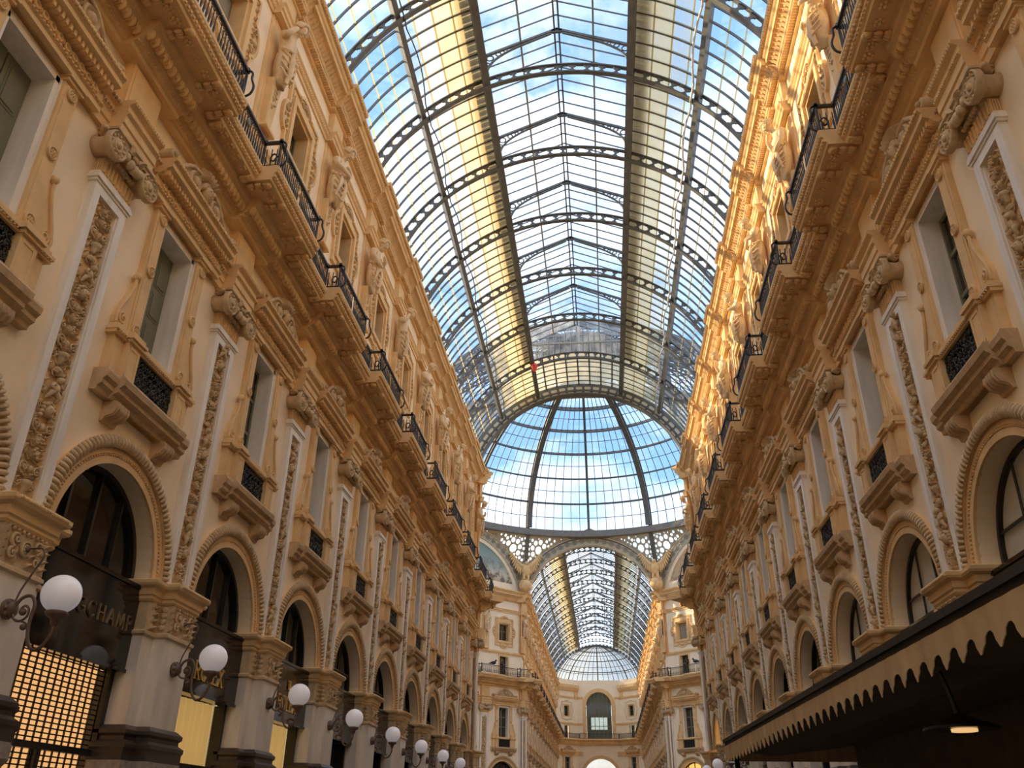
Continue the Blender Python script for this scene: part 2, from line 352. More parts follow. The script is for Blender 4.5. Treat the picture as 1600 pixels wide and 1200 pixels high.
def relief(mb, seed, w, z0, z1, d):
    """candelabra relief: urns, masks, shells, scrolls and leaf sprays stacked up the middle"""
    R = random.Random(seed); z = z0 + 0.12; kinds = ['spray', 'scroll', 'mask', 'putto', 'shell', 'urn', 'scroll', 'spray']
    k = seed
    while z < z1 - 0.25:
        kind = kinds[k % len(kinds)]; k += 1; sc = w / 0.55
        if kind == 'urn':
            mb.lathe([(0.03, 0), (0.10, 0.03), (0.05, 0.08), (0.13, 0.20), (0.15, 0.28), (0.09, 0.33), (0.17, 0.37), (0.02, 0.39)], (0, -d, z), 'z', 10)
            for s in (-1, 1): mb.spiral((s * 0.2, -d, z + 0.22), 0.075, 1.2, 0.022, s, PI / 2, 0.06, 12)
            h = 0.42
        elif kind == 'mask':
            mb.ball((0, -d - 0.05, z + 0.16), (0.11, 0.12, 0.15), 10, 7); mb.ball((0, -d - 0.17, z + 0.15), (0.025, 0.04, 0.05), 6, 4)
            for s in (-1, 1):
                mb.ball((s * 0.045, -d - 0.145, z + 0.19), (0.022, 0.02, 0.014), 6, 4)
                for j in range(4): mb.ball((s * (0.12 + 0.02 * j), -d - 0.04, z + 0.28 - 0.09 * j), (0.055, 0.06, 0.055), 6, 4)
            for j in range(5): mb.ball(((j - 2) * 0.05, -d - 0.06, z + 0.33 - 0.012 * (j - 2) ** 2), (0.045, 0.07, 0.05), 6, 4)
            mb.ball((0, -d - 0.14, z + 0.085), (0.04, 0.02, 0.012), 6, 4); h = 0.42
        elif kind == 'putto':
            s = R.choice((-1, 1))
            mb.ball((0.03 * s, -d - 0.05, z + 0.28), (0.10, 0.10, 0.15), 8, 6); mb.ball((0.06 * s, -d - 0.10, z + 0.49), (0.075, 0.08, 0.085), 8, 6)
            mb.tube([(0.1 * s, -d - .08, z + .38), (0.2 * s, -d - .10, z + .36), (0.2 * s, -d - .12, z + .5)], [.045, .035, .028], 6)
            mb.tube([(-0.06 * s, -d - .08, z + .38), (-0.17 * s, -d - .10, z + .28), (-0.10 * s, -d - .15, z + .22)], [.045, .035, .028], 6)
            mb.tube([(0.07 * s, -d - .07, z + .2), (0.13 * s, -d - .13, z + .1), (0.1 * s, -d - .08, z - .02)], [.065, .05, .03], 6)
            mb.tube([(-0.05 * s, -d - .07, z + .2), (-0.14 * s, -d - .12, z + .14), (-0.17 * s, -d - .06, z + .0)], [.065, .05, .03], 6); h = 0.6
        elif kind == 'shell':
            for i in range(9):
                a = PI * (0.1 + 0.8 * i / 8); mb.tube([(0, -d - .03, z + .02), (0.1 * cos(a), -d - .075, z + .02 + .1 * sin(a)), (0.2 * cos(a), -d - .03, z + .02 + .2 * sin(a))], [.012, .028, .03], 5)
            h = 0.27
        elif kind == 'scroll':
            r = 0.10 * sc
            for s in (-1, 1):
                mb.spiral((s * 0.145 * sc, -d, z + 0.14), r, 1.5, 0.028, s, -PI / 2, 0.08)
                mb.ball((s * 0.145 * sc, -d - 0.06, z + 0.14), 0.032, 6, 4)
                mb.leaf((s * 0.05, -d, z), PI / 2 - s * 1.0, 0.24, 0.09, 0.06)
                mb.leaf((s * 0.2 * sc, -d, z + 0.22), PI / 2 - s * 0.4, 0.16, 0.08, 0.05)
            mb.ball((0, -d - 0.04, z + 0.14), (0.05, 0.06, 0.09), 6, 5); h = 0.36
        else:
            for i in range(7):
                a = PI * (0.08 + 0.84 * i / 6); mb.leaf((0, -d, z), a, 0.22 + 0.06 * R.random(), 0.10, 0.07)
            for i in range(4): mb.ball((R.uniform(-.08, .08), -d - .07, z + .05 + .06 * i), (.04, .04, .035), 6, 4)
            h = 0.30
        for i in range(3):
            s = R.choice((-1, 1)); mb.ball((s * w * R.uniform(.32, .46), -d - .01, z + h * R.random()), (.025, .035, .025), 5, 4)
        for s in (-1, 1):
            mb.leaf((s * w * .26, -d, z + h * .15), PI / 2 - s * R.uniform(.2, 1.2), .16, .08, .05); mb.leaf((s * w * .40, -d, z + h * .55), PI / 2 + s * R.uniform(.2, 1.0), .14, .07, .05)
            if R.random() < .5: mb.spiral((s * w * .36, -d, z + h * .5), .07, 1.3, .02, s, 0, .05, 10)
        if R.random() < 0.6:
            for s in (-1, 1): mb.tube([(s * .03, -d - .02, z + h), (s * .16, -d - .05, z + h - .05), (s * .2, -d - .03, z + h + .07)], [.02, .018, .01], 5)
        z += h * 0.97
    return mb

# ---- pier (ground floor) ----
def pier_outline(off):
    a, b, h = 0.885 + off, 0.50 + off, off
    return [(-a, -0.35), (a, -0.35), (a, 0.12 + h), (b, 0.12 + h), (b, 0.36 + h), (-b, 0.36 + h), (-b, 0.12 + h), (-a, 0.12 + h)]
M['pier'] = ready(MB().layers(pier_outline, [(0, 3.04), (0, 4.55)]), 'pier', 'pier_marble')
M['pier_base'] = ready(MB().layers(pier_outline, [(0.14, 2.5), (0.14, 2.66), (0.16, 2.70), (0.16, 2.76), (0.08, 2.82), (0.08, 2.88), (0.12, 2.92), (0.12, 2.98), (0.03, 3.06)]), 'base_moulding', 'pier_base')
M['plinth'] = ready(MB().layers(pier_outline, [(0.10, 0), (0.10, 0.3), (0.08, 0.35), (0.08, 2.2), (0.14, 2.3), (0.14, 2.5)]), 'plinth', 'granite')
cap = MB().layers(pier_outline, [(0.0, 4.55), (0.05, 4.58), (0.05, 4.63), (0.0, 4.66), (0.0, 5.16)])
for cu, ww, dd in ((0, .95, .36), (-.69, .34, .12), (.69, .34, .12)):
    if ww > .5:
        rosette(cap, 0, dd, 4.92, 0.11, 7, .07)
        for s in (-1, 1):
            cap.spiral((s * .24, -dd, 5.0), .10, 1.5, .03, s, -PI / 2, .07); cap.spiral((s * .26, -dd, 4.8), .08, 1.4, .026, -s, PI / 2, .07)
            for i in range(4): cap.leaf((s * .40, -dd, 4.70 + .11 * i), PI / 2 - s * .9, .16, .09, .06)
            for i in range(3): cap.leaf((s * .12, -dd, 4.68 + .12 * i), PI / 2 - s * .7, .15, .07, .05)
        for i in range(9): cap.ball(((i - 4) * .105, -dd - .02, 5.13), .03, 6, 4)
    else:
        for i in range(4):
            for s in (-1, 1): cap.leaf((cu, -dd, 4.68 + .12 * i), PI / 2 - s * .8, .16, .09, .06)
        cap.spiral((cu, -dd, 5.05), .08, 1.4, .025, 1, 0, .05)
for s in (-1, 1):      # carved returns of the projecting middle
    for i in range(4):
        cap.ball((s * .51, -.24, 4.75 + .11 * i), (.03, .08, .06), 6, 4)
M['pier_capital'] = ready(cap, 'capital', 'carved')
imp = MB().layers(pier_outline, [(0.02, 5.16), (0.05, 5.20), (0.05, 5.25), (0.08, 5.27), (0.09, 5.38), (0.16, 5.42), (0.18, 5.46), (0.18, 5.52), (0.12, 5.55)])
for i in range(24):
    u = -.56 + 1.12 * i / 23; imp.ball((u, -.54, 5.49), (.028, .022, .035), 5, 4)
M['impost'] = ready(imp, 'impost_moulding', 'ochre')

# ---- pilaster ----
p = MB()
for s in (-1, 1): p.box(min(s * .485, s * .31), max(s * .485, s * .31), 0, .15, 5.55, 11.15)
p.box(-.31, .31, 0, .15, 5.55, 5.62); p.box(-.31, .31, 0, .15, 10.98, 11.15)
p.box(-.52, .52, 0, .17, 11.15, 11.2); p.box(-.55, .55, 0, .20, 11.2, 11.28); p.box(-.53, .53, 0, .18, 11.28, 11.34)
for s in (-1, 1): p.box(min(s * .31, s * .285), max(s * .31, s * .285), 0, .11, 5.62, 10.98)
M['pilaster'] = ready(p, 'pilaster', 'marble')
M['pilaster_panel'] = ready(MB().box(-.31, .31, 0, .06, 5.62, 10.98), 'panel', 'ochre')
def scaled_relief(seed, k=.72):
    m = relief(MB(), seed, .55 / k, 0.0, (10.95 - 5.64) / k, 0.0)
    m.v = [(x * k, y * .95 - .06, 5.64 + z * k) for x, y, z in m.v]
    return m
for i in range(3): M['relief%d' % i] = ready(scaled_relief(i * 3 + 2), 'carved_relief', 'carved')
c = MB().box(-.47, .47, 0, .17, 11.34, 11.66)
for i in range(9): c.tube([(-.42 + .105 * i, -.17, 11.37), (-.42 + .105 * i, -.18, 11.62)], .03, 5)
for i in range(4):
    for s in (-1, 1): c.tube([(s * .475, -.03 - .04 * i, 11.37), (s * .475, -.03 - .04 * i, 11.62)], .018, 5)
M['neck'] = ready(c, 'fluted_neck', 'ochre')
c = MB()
for s in (-1, 1):
    c.lathe([(.20, 0), (.17, .10), (.19, .26), (.22, .30)], (s * .55, 0, 11.83), 'y', 16)       # bolster back to the wall
    c.lathe([(.25, .29), (.27, .31), (.27, .40), (.245, .43), (.235, .39), (.14, .38), (.125, .42), (.09, .41)], (s * .55, 0, 11.83), 'y', 22)
    c.ball((s * .55, -.41, 11.83), (.07, .05, .07), 8, 5)
    for i in range(12): c.ball((s * .55 + .19 * cos(i * PI / 6), -.395, 11.83 + .19 * sin(i * PI / 6)), (.032, .03, .032), 5, 4)
    for i in range(5): c.ball((s * (.60 + .04 * i), -.10 - .03 * i, 12.06), (.07, .07, .05), 6, 4)
for i in range(5):
    t = (i - 2) / 2; c.ball((t * .24, -.36 - .05 * (1 - t * t), 11.86 - .10 * (1 - t * t)), (.085, .09, .10), 8, 5)
for i in range(7):
    c.ball(((i - 3) * .075, -.34, 12.02), (.05, .07, .045), 6, 4); c.ball(((i - 3) * .08, -.24, 11.70), (.04, .05, .05), 6, 4)
c.leaf((-.1, -.40, 11.98), PI * .75, .2, .1, .06); c.leaf((.1, -.40, 11.98), PI * .25, .2, .1, .06)
c.box(-.62, .62, 0, .36, 12.08, 12.14); c.box(-.66, .66, 0, .40, 12.14, 12.19)
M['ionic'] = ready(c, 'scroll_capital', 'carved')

# ---- archivolt ----
RI, RX, ZI = 1.6, 2.06, 5.5
a = MB()
a.arcband(0, ZI, 1.60, 1.72, -.02, .05, 0, PI); a.arcband(0, ZI, 1.72, 1.90, -.02, .035, 0, PI); a.arcband(0, ZI, 1.78, 1.86, -.02, .06, 0, PI)
a.arcband(0, ZI, 1.88, 2.06, -.02, .10, 0, PI)
for i in range(76):
    t = PI * (i + .5) / 76; a.ball((1.75 * cos(t), -.05, ZI + 1.75 * sin(t)), .026, 5, 4)
M['archivolt'] = ready(a, 'archivolt', 'ochre')
a = MB()
for i in range(60):
    t = PI * (i + .5) / 60; c_, s_ = cos(t), sin(t)
    a.tube([(r * c_, -dd, ZI + r * s_) for r, dd in ((1.885, .10), (1.92, .135), (1.98, .15), (2.04, .125), (2.075, .08))], .040, 5)
M['rope'] = ready(a, 'rope_moulding', 'carved')

# ---- architrave, frieze block, bed mould, slab ----
half = BAY / 2
ARCH = [(0, 12.2), (.09, 12.2), (.09, 12.36), (.12, 12.38), (.12, 12.54), (.16, 12.58), (.16, 12.62), (.13, 12.64), (.13, 12.76), (.22, 12.82), (.22, 12.9), (0, 12.9)]
M['architrave'] = ready(MB().prof(ARCH, -half, half), 'architrave', 'ochre')
b = MB().prof([(d + .26, z) if d > 0 else (d, z) for d, z in ARCH], -.56, .56)
for z, n in ((12.60, 22), (12.86, 16)):
    for i in range(n): b.ball((-.56 + 1.12 * (i + .5) / n, -(.42 if z < 12.7 else .47), z), .026 if z < 12.7 else .034, 5, 4)
M['architrave_block'] = ready(b, 'architrave_block', 'ochre')
b = MB()
for i in range(60):
    u = -half + .05 + (BAY - .1) * i / 59; b.ball((u, -.165, 12.60), .034, 5, 4); b.ball((u, -.215, 12.83), (.036, .04, .045), 5, 4)
M['bead_row'] = ready(b, 'bead_row', 'ochre_dark')
M['frieze_block'] = ready(MB().box(-.5, .5, 0, .22, 12.9, 13.95).box(-.44, .44, .2, .24, 13.0, 13.85), 'frieze_block', 'ochre')
BED = [(-.1, 13.92), (.14, 13.92), (.16, 14.0), (.24, 14.02), (.24, 14.08), (.30, 14.12), (.44, 14.28), (.50, 14.32), (.56, 14.34), (.56, 14.46), (.62, 14.52), (-.1, 14.52)]
def bedmould(u0, u1, push, n):
    m = MB().prof([(d + push if d > 0 else d, z) for d, z in BED], u0, u1)
    for i in range(n):
        u = u0 + (u1 - u0) * (i + .5) / n; w = (u1 - u0) / n
        m.ball((u, -.41 - push, 14.20), (w * .36, .10, .13), 7, 5)
        m.box(u + w * .42, u + w * .58, .36 + push, .48 + push, 14.12, 14.29)
        m.ball((u, -.245 - push, 14.05), (w * .22, .03, .03), 5, 3); m.ball((u + w * .5, -.245 - push, 14.05), (w * .2, .03, .03), 5, 3)
    return m
M['bed'] = ready(bedmould(-half + .9, half - .9, 0, 18), 'egg_moulding', 'ochre')
M['bed_block'] = ready(bedmould(-.92, .92, .20, 11), 'egg_moulding_block', 'ochre')
SLAB = lambda d: [(-.6, 14.50), (d - .16, 14.50), (d - .14, 14.56), (d - .10, 14.58), (d - .10, 14.68), (d - .05, 14.72), (d, 14.80), (d, 14.88), (d - .03, 14.91), (-.6, 14.91)]
JOG, DIN, DOUT = .95, 1.02, 1.40
def slab(u0, u1, d):
    m = MB().prof(SLAB(d), u0, u1); n = int((u1 - u0) / .105)
    for i in range(n):
        u = u0 + (u1 - u0) * (i + .5) / n; m.ball((u, -d + .045, 14.745), (.042, .05, .05), 5, 4); m.box(u - .03, u + .03, d - .12, d - .065, 14.60, 14.66)
    return m
M['slab_in'] = ready(slab(-JOG, JOG, DIN), 'balcony_slab', 'ochre')
M['slab_out'] = ready(slab(-(half - JOG), half - JOG, DOUT), 'balcony_slab', 'ochre')
def soffit_leaf(m, u, d0, d1):
    for s in (-1, 0, 1):
        for j in range(3):
            t = j / 3; m.ball((u + s * .06, -(d0 + (d1 - d0) * (t + .15)), 14.47 - .03 * (1 - t)), (.05 - .01 * j, .10, .05), 6, 4)
    m.ball((u, -d1 + .06, 14.45), (.10, .07, .07), 7, 5)
def soffit_rose(m, u, d):
    for i in range(6): m.ball((u + .075 * cos(i * PI / 3), -d + .075 * sin(i * PI / 3), 14.48), (.045, .045, .035), 6, 4)
    m.ball((u, -d, 14.46), (.045, .045, .05), 6, 4)
m = MB(); soffit_rose(m, 0, 0); M['soffit_rose'] = ready(m, 'rosette', 'ochre')
m = MB(); soffit_leaf(m, 0, -.115, .115); M['leaf_in'] = ready(m, 'acanthus_leaf', 'ochre')
m = MB(); soffit_leaf(m, 0, -.28, .28); M['leaf_out'] = ready(m, 'acanthus_leaf', 'ochre')
SOF_IN = [('leaf_in', q * .82, .735) for q in (-1, 1)] + [('soffit_rose', -.51 + .34 * i, .74) for i in range(4)]
SOF_OUT = [('leaf_out', q * 1.36, .92) for q in (-1, 1)] + [('leaf_out', q * .62, 1.0) for q in (-1, 1)] + [('soffit_rose', q * uu, 1.02) for q in (-1, 1) for uu in (1.12, .86)] + [('soffit_rose', uu, 1.03) for uu in (-.36, 0, .36)]

# ---- balcony railing (one bay, follows the jog) ----
zb, zt = 14.91, 15.72
pts = [(-half + .06, DOUT - .10), (-JOG - .10, DOUT - .10), (-JOG - .10, DIN - .10), (JOG + .10, DIN - .10), (JOG + .10, DOUT - .10), (half - .06, DOUT - .10)]
def rail(z, w, h):
    m = MB()
    for (u0, d0), (u1, d1) in zip(pts, pts[1:]):
        m.box(min(u0, u1) - w, max(u0, u1) + w, min(d0, d1) - w, max(d0, d1) + w, z, z + h)
    return m
M['top_rail'] = ready(rail(zt - .06, .04, .06), 'top_rail', 'iron')
M['bottom_rail'] = ready(rail(zb + .06, .025, .04), 'bottom_rail', 'iron')
m = MB()
for (u0, d0), (u1, d1) in zip(pts, pts[1:]):
    L = abs(u1 - u0) + abs(d1 - d0); n = max(2, int(L / .11))
    for i in range(n):
        t = (i + .5) / n; u = u0 + (u1 - u0) * t; d = d0 + (d1 - d0) * t
        m.tube([(u, -d, zb + .08), (u, -d, zb + .26), (u, -d, zb + .40), (u, -d, zb + .58)], [.014, .028, .014, .014], 5, False)
    if abs(u1 - u0) > .3:
        n2 = max(2, int(abs(u1 - u0) / .2))
        for i in range(n2):
            u = u0 + (u1 - u0) * (i + .5) / n2
            for s in (-1, 1): m.spiral((u + s * .05, -d0, zb + .66), .055, 1.2, .014, s, -PI / 2, .0, 9)
        for s in (0, 1): pass
M['balusters'] = ready(m, 'balusters', 'iron')
for s in (-1, 1):     # curled end posts at the jog
    m = MB(); u = s * (JOG + .10)
    m.tube([(u, -(DOUT - .10), zb), (u, -(DOUT - .10), zt + .02)], .028, 6); m.ball((u, -(DOUT - .10), zt + .04), .05, 6, 5)
    m.box(u - .025, u + .025, DIN - .125, DOUT - .075, zb + .01, zb + .05); m.tube([(u, -(DIN - .10), zb), (u, -(DIN - .10), zt + .02)], .028, 6); m.ball((u, -(DIN - .10), zt + .04), .05, 6, 5)
    m.tube(smooth([(u, -(DOUT - .10), zb + .04), (u, -(DOUT + .05), zb + .12), (u, -(DOUT + .10), zb + .32), (u, -(DOUT + .03), zb + .55), (u, -(DOUT + .02), zt - .08), (u, -(DOUT - .10), zt + .02)], 4), .026, 6)
    m.tube(smooth([(u, -(DOUT - .10), zb + .30), (u, -(DOUT - .22), zb + .44), (u, -(DOUT - .30), zb + .32), (u, -(DOUT - .22), zb + .22), (u, -(DOUT - .17), zb + .32)], 4), .02, 6)
    M['rail_post', s] = ready(m, 'scroll_post', 'iron')
M['medallion'] = ready(MB().lathe([(.09, 0), (.10, .02), (.07, .035), (.02, .045)], (0, 0, 0), 'y', 14), 'medallion', 'medallion_green')

# ---- lower window ----
m = MB()
for s in (-1, 1):
    a_, b_ = sorted((s * .70, s * 1.06)); m.box(a_, b_, 0, .11, 9.25, 12.1); a_, b_ = sorted((s * .76, s * 1.0)); m.box(a_, b_, .1, .13, 9.3, 12.05)
    a_, b_ = sorted((s * .68, s * 1.10)); m.box(a_, b_, 0, .17, 12.1, 12.2)
    m.box(a_ - .02, b_ + .02, 0, .21, 12.16, 12.22)
M['surround'] = ready(m, 'surround', 'ochre')
m = MB(); rosette(m, 0, .12, 0, .115, 6, .06); M['rosette'] = ready(m, 'rosette', 'ochre')
for s in (-1, 1):     # side scroll consoles
    m = MB()
    pl = [(1.06, 9.28), (1.46, 9.28), (1.47, 9.42), (1.42, 9.62), (1.30, 9.85), (1.20, 10.10), (1.16, 10.30), (1.06, 10.34)]
    m.plate([(s * u, z) for u, z in pl][::s], 0, .09)
    m.tube([(s * 1.44, -.10, 9.30), (s * 1.47, -.11, 9.45), (s * 1.40, -.11, 9.66), (s * 1.27, -.11, 9.92), (s * 1.17, -.11, 10.2), (s * 1.16, -.11, 10.34)], .035, 6)
    m.spiral((s * 1.30, -.08, 9.44), .12, 1.5, .03, -s, PI / 2 if s > 0 else PI / 2, .06)
    m.ball((s * 1.15, -.10, 10.42), (.07, .09, .09), 7, 5)
    M['console', s] = ready(m, 'side_scroll', 'ochre')
m = MB()
m.box(-1.5, 1.5, 0, .20, 9.06, 9.12); m.box(-1.52, 1.52, 0, .24, 9.12, 9.18); m.box(-1.48, 1.48, 0, .19, 9.18, 9.26)
for s in (-1, 1):
    a_, b_ = sorted((s * .70, s * 1.14)); m.box(a_, b_, 0, .30, 9.06, 9.26); a_, b_ = sorted((s * .66, s * 1.17)); m.box(a_, b_, 0, .34, 9.12, 9.18)
for i in range(40): m.ball((-1.48 + 2.96 * (i + .5) / 40, -.235, 9.09), .02, 5, 3)
M['ledge'] = ready(m, 'ledge', 'ochre')
for s in (-1, 1):
    m = MB()
    a_, b_ = sorted((s * .72, s * 1.12)); m.box(a_, b_, 0, .25, 8.33, 9.06)
    a0, b0 = sorted((s * .77, s * 1.07))
    m.box(a0, b0, .25, .262, 8.40, 8.44); m.box(a0, b0, .25, .262, 8.95, 9.0); m.box(a0, a0 + .04, .25, .262, 8.4, 9.0); m.box(b0 - .04, b0, .25, .262, 8.4, 9.0)
    a_, b_ = sorted((s * 1.12, s * 1.42)); m.box(a_, b_, 0, .14, 8.33, 9.06); m.box(a_ + .05, b_ - .05, .14, .155, 8.40, 9.0)
    M['pedestal', s] = ready(m, 'pedestal', 'ochre')
sill = [(0, 7.93), (.18, 7.93), (.20, 8.0), (.30, 8.05), (.30, 8.12), (.38, 8.18), (.40, 8.28), (.36, 8.34), (0, 8.34)]
m = MB().prof(sill, -1.16, 1.16); m.prof([(d * .72, z) for d, z in sill], -1.54, 1.54)
M['sill'] = ready(m, 'sill', 'sill_stone')
def bracket():
    b = MB().prof([(0, 7.58), (.06, 7.58), (.10, 7.66), (.22, 7.70), (.28, 7.80), (.27, 7.92), (.20, 7.95), (0, 7.95)], -.2, .2)
    for i in range(4): b.tube([(-.15 + .1 * i, -.08, 7.66), (-.15 + .1 * i, -.23, 7.71), (-.15 + .1 * i, -.285, 7.81), (-.15 + .1 * i, -.27, 7.9)], .03, 5)
    return b
M['bracket'] = ready(bracket(), 'bracket', 'sill_stone')
m = MB()                      # iron parapet grille: interlaced scrolls
m.box(-.72, .72, .12, .15, 8.35, 8.38); m.box(-.72, .72, .12, .15, 9.02, 9.06)
R = random.Random(5)
for i in range(8):
    for j in range(4):
        u = -.63 + .18 * i; z = 8.46 + .165 * j; s = 1 if (i + j) % 2 else -1
        m.spiral((u, -.14, z), .095, 1.3, .016, s, R.random() * 6, .02, 10); m.ball((u, -.16, z), .022, 5, 3)
        m.tube([(u - .09, -.14, z - .08), (u, -.155, z + .02), (u + .09, -.14, z + .08)], .012, 4, False)
        m.tube([(u + .09, -.14, z - .08), (u, -.15, z - .01), (u - .09, -.14, z + .08)], .012, 4, False)
M['grille'] = ready(m, 'iron_grille', 'iron')
M['grille_back'] = ready(MB().box(-.72, .72, .02, .05, 8.33, 9.06), 'grille_backing', 'shop_black')
m = MB()
for s in (-1, 1):
    a_, b_ = sorted((s * .58, s * .70)); m.box(a_, b_, -.46, .03, 9.25, 12.1); a_, b_ = sorted((s * .67, s * .71)); m.box(a_, b_, .0, .06, 9.25, 12.1)
m.box(-.70, .70, -.46, .03, 12.0, 12.12); m.box(-.58, .58, -.46, .0, 9.2, 9.27)
M['jamb'] = ready(m, 'marble_frame', 'marble')
m = MB()
for s in (-1, 1):
    a_, b_ = sorted((s * .02, s * .58))
    for zz in ((9.27, 9.36), (10.2, 10.28), (11.1, 11.18), (11.92, 12.0)): m.box(a_, b_, -.42, -.36, *zz)
    m.box(a_, a_ + .06, -.42, -.35, 9.27, 12.0); m.box(b_ - .06, b_, -.42, -.35, 9.27, 12.0)
M['casement'] = ready(m, 'casement', 'shutter_green')
M['pane_lo'] = ready(MB().box(-.25, .25, -.40, -.385, -.40, .40), 'pane', 'dark_pane')
m = MB()
for s in (-1, 1):
    a_, b_ = sorted((s * .015, s * .57)); m.box(a_, b_, -.42, -.37, 9.27, 12.0)
    for z0_, z1_ in ((9.4, 10.3), (10.42, 11.0), (11.12, 11.88)):
        m.box(a_ + .08, b_ - .08, -.37, -.36, z0_, z1_); m.box(a_ + .12, b_ - .12, -.36, -.345, z0_ + .05, z1_ - .05)
M['shutter'] = ready(m, 'shutters', 'shutter_green')
M['window_back'] = ready(MB().box(-.7, .7, -.52, -.47, 9.2, 12.1), 'backing', 'shop_black')
# lintel + pediment
m = MB().prof([(0, 12.2), (.2, 12.2), (.2, 12.3), (.24, 12.34), (.18, 12.38), (.18, 12.6), (.30, 12.64), (.34, 12.70), (.46, 12.74), (.46, 12.84), (.52, 12.90), (.52, 12.96), (0, 12.96)], -1.5, 1.5)
m.prof([(0, 12.96), (.44, 12.96), (.40, 13.02), (.2, 13.03), (0, 13.03)], -1.4, 1.4)
for i in range(26): m.box(-1.45 + 2.9 * (i + .2) / 26, -1.45 + 2.9 * (i + .72) / 26, .2, .38, 12.60, 12.74)
for i in range(13): m.ball((-1.1 + .2 * i, -.19, 12.49), (.03, .04, .06), 5, 4); m.lathe([(.075, 0), (.078, .045), (.05, .05), (.045, .02)], (-1.2 + .2 * i, -.18, 12.49), 'y', 10)
for i in range(34):
    u = -1.48 + 2.96 * (i + .5) / 34; m.ball((u, -.52, 12.91), (.036, .035, .045), 5, 4)
    m.ball((u, -.235, 12.34), (.03, .03, .03), 5, 3)
M['lintel'] = ready(m, 'lintel', 'ochre')
m = MB()
body = [(-1.45, 13.0), (-1.2, 13.05), (-1.0, 13.14), (-.78, 13.35), (-.58, 13.5), (-.3, 13.56), (0, 13.62), (.3, 13.56), (.58, 13.5), (.78, 13.35), (1.0, 13.14), (1.2, 13.05), (1.45, 13.0)]
m.plate(body[::-1], 0, .30)
for s in (-1, 1):
    m.tube([(s * u, -.33, z + .02) for u, z in [(1.44, 13.05), (1.2, 13.08), (1.0, 13.18), (.8, 13.38), (.6, 13.53), (.35, 13.58), (.2, 13.5)]], .05, 6)
    m.lathe([(.22, .28), (.24, .36), (.20, .40), (.17, .34)], (s * .48, 0, 13.25), 'y', 18); m.ball((s * .48, -.36, 13.25), (.11, .09, .13), 8, 6)
    m.lathe([(.11, -.02), (.12, 0), (.12, .38), (.09, .40)], (s * 1.42, 0, 13.12), 'y', 12); m.ball((s * 1.42, -.42, 13.12), .06, 6, 4)
    for i in range(4): m.leaf((s * (.72 + .14 * i), -.30, 13.03), PI / 2 - s * .6, .24 - .03 * i, .11, .07)
    m.leaf((s * .16, -.33, 13.52), PI / 2 - s * .9, .3, .14, .10); m.leaf((s * .1, -.33, 13.56), PI / 2 - s * .3, .24, .12, .12)
m.ball((0, -.38, 13.30), (.14, .15, .18), 10, 8); m.ball((0, -.54, 13.28), (.03, .05, .06), 6, 4)
for s in (-1, 1): m.ball((s * .055, -.51, 13.34), (.028, .02, .016), 6, 4)
m.ball((0, -.51, 13.20), (.05, .025, .015), 6, 4)
for i in range(11):
    t = PI * i / 10; m.ball((.17 * cos(t), -.36, 13.36 + .14 * sin(t)), (.06, .10, .06), 6, 4)
for i in range(5): m.leaf(((i - 2) * .07, -.36, 13.50), PI / 2 - (i - 2) * .3, .26, .10, .14)
M['pediment'] = ready(m, 'pediment', 'carved')

# ---- upper storey ----
U = -.10
DADO = [(U, 17.15), (U + .06, 17.15), (U + .06, 17.22), (U + .12, 17.28), (U + .12, 17.42), (U + .05, 17.5), (U, 17.5)]
M['dado_band'] = ready(MB().prof(DADO, -half, half), 'dado_moulding', 'ochre')
m = MB()
for s in (-1, 1): a_, b_ = sorted((s * .52, s * .68)); m.box(a_, b_, U - .02, U + .05, 15.0, 17.15)
m.box(-.52, .52, U - .02, U + .05, 16.95, 17.15)
M['mezz_frame'] = ready(m, 'surround', 'ochre')
M['mezz_pane'] = ready(MB().box(-.52, .52, U - .40, U - .35, 14.9, 17.0), 'pane', 'dark_pane')
m = MB().box(-.03, .03, U - .35, U - .31, 14.9, 17.0).box(-.52, .52, U - .35, U - .31, 16.2, 16.26)
M['mezz_bar'] = ready(m, 'glazing_bar', 'shutter_green')
def quatre(off):
    """rectangle with a round lobe on each side (frame outline)"""
    W, H, cz = 1.20 + off, 1.43 + off, 19.42; pts = []
    def lobe(cx, cz_, rx, rz, a0, a1, n=10):
        for i in range(n + 1):
            t = a0 + (a1 - a0) * i / n; pts.append((cx + rx * cos(t), cz_ + rz * sin(t)))
    pts.append((W, cz - H)); pts.append((W, cz - .62 - off * .4)); lobe(W, cz, .30, .55 + off * .4, -PI / 2, PI / 2); pts.append((W, cz + .62 + off * .4)); pts.append((W, cz + H))
    pts.append((.55 + off * .4, cz + H)); lobe(0, cz + H, .48 + off * .4, .24, 0, PI); pts.append((-.55 - off * .4, cz + H)); pts.append((-W, cz + H))
    pts.append((-W, cz + .62 + off * .4)); lobe(-W, cz, .30, .55 + off * .4, PI / 2, 1.5 * PI); pts.append((-W, cz - .62 - off * .4)); pts.append((-W, cz - H))
    pts.append((-.55 - off * .4, cz - H)); lobe(0, cz - H, .48 + off * .4, .24, PI, 2 * PI); pts.append((.55 + off * .4, cz - H))
    return pts
def ringplate(m, outer, inner, d0, d1):
    n = len(outer); vs = []
    for (a_, b_) in zip(outer, inner): vs += [(a_[0], -d0, a_[1]), (a_[0], -d1, a_[1]), (b_[0], -d1, b_[1]), (b_[0], -d0, b_[1])]
    m.add(vs, [(4 * i + k, 4 * i + (k + 1) % 4, 4 * ((i + 1) % n) + (k + 1) % 4, 4 * ((i + 1) % n) + k) for i in range(n) for k in range(4)])
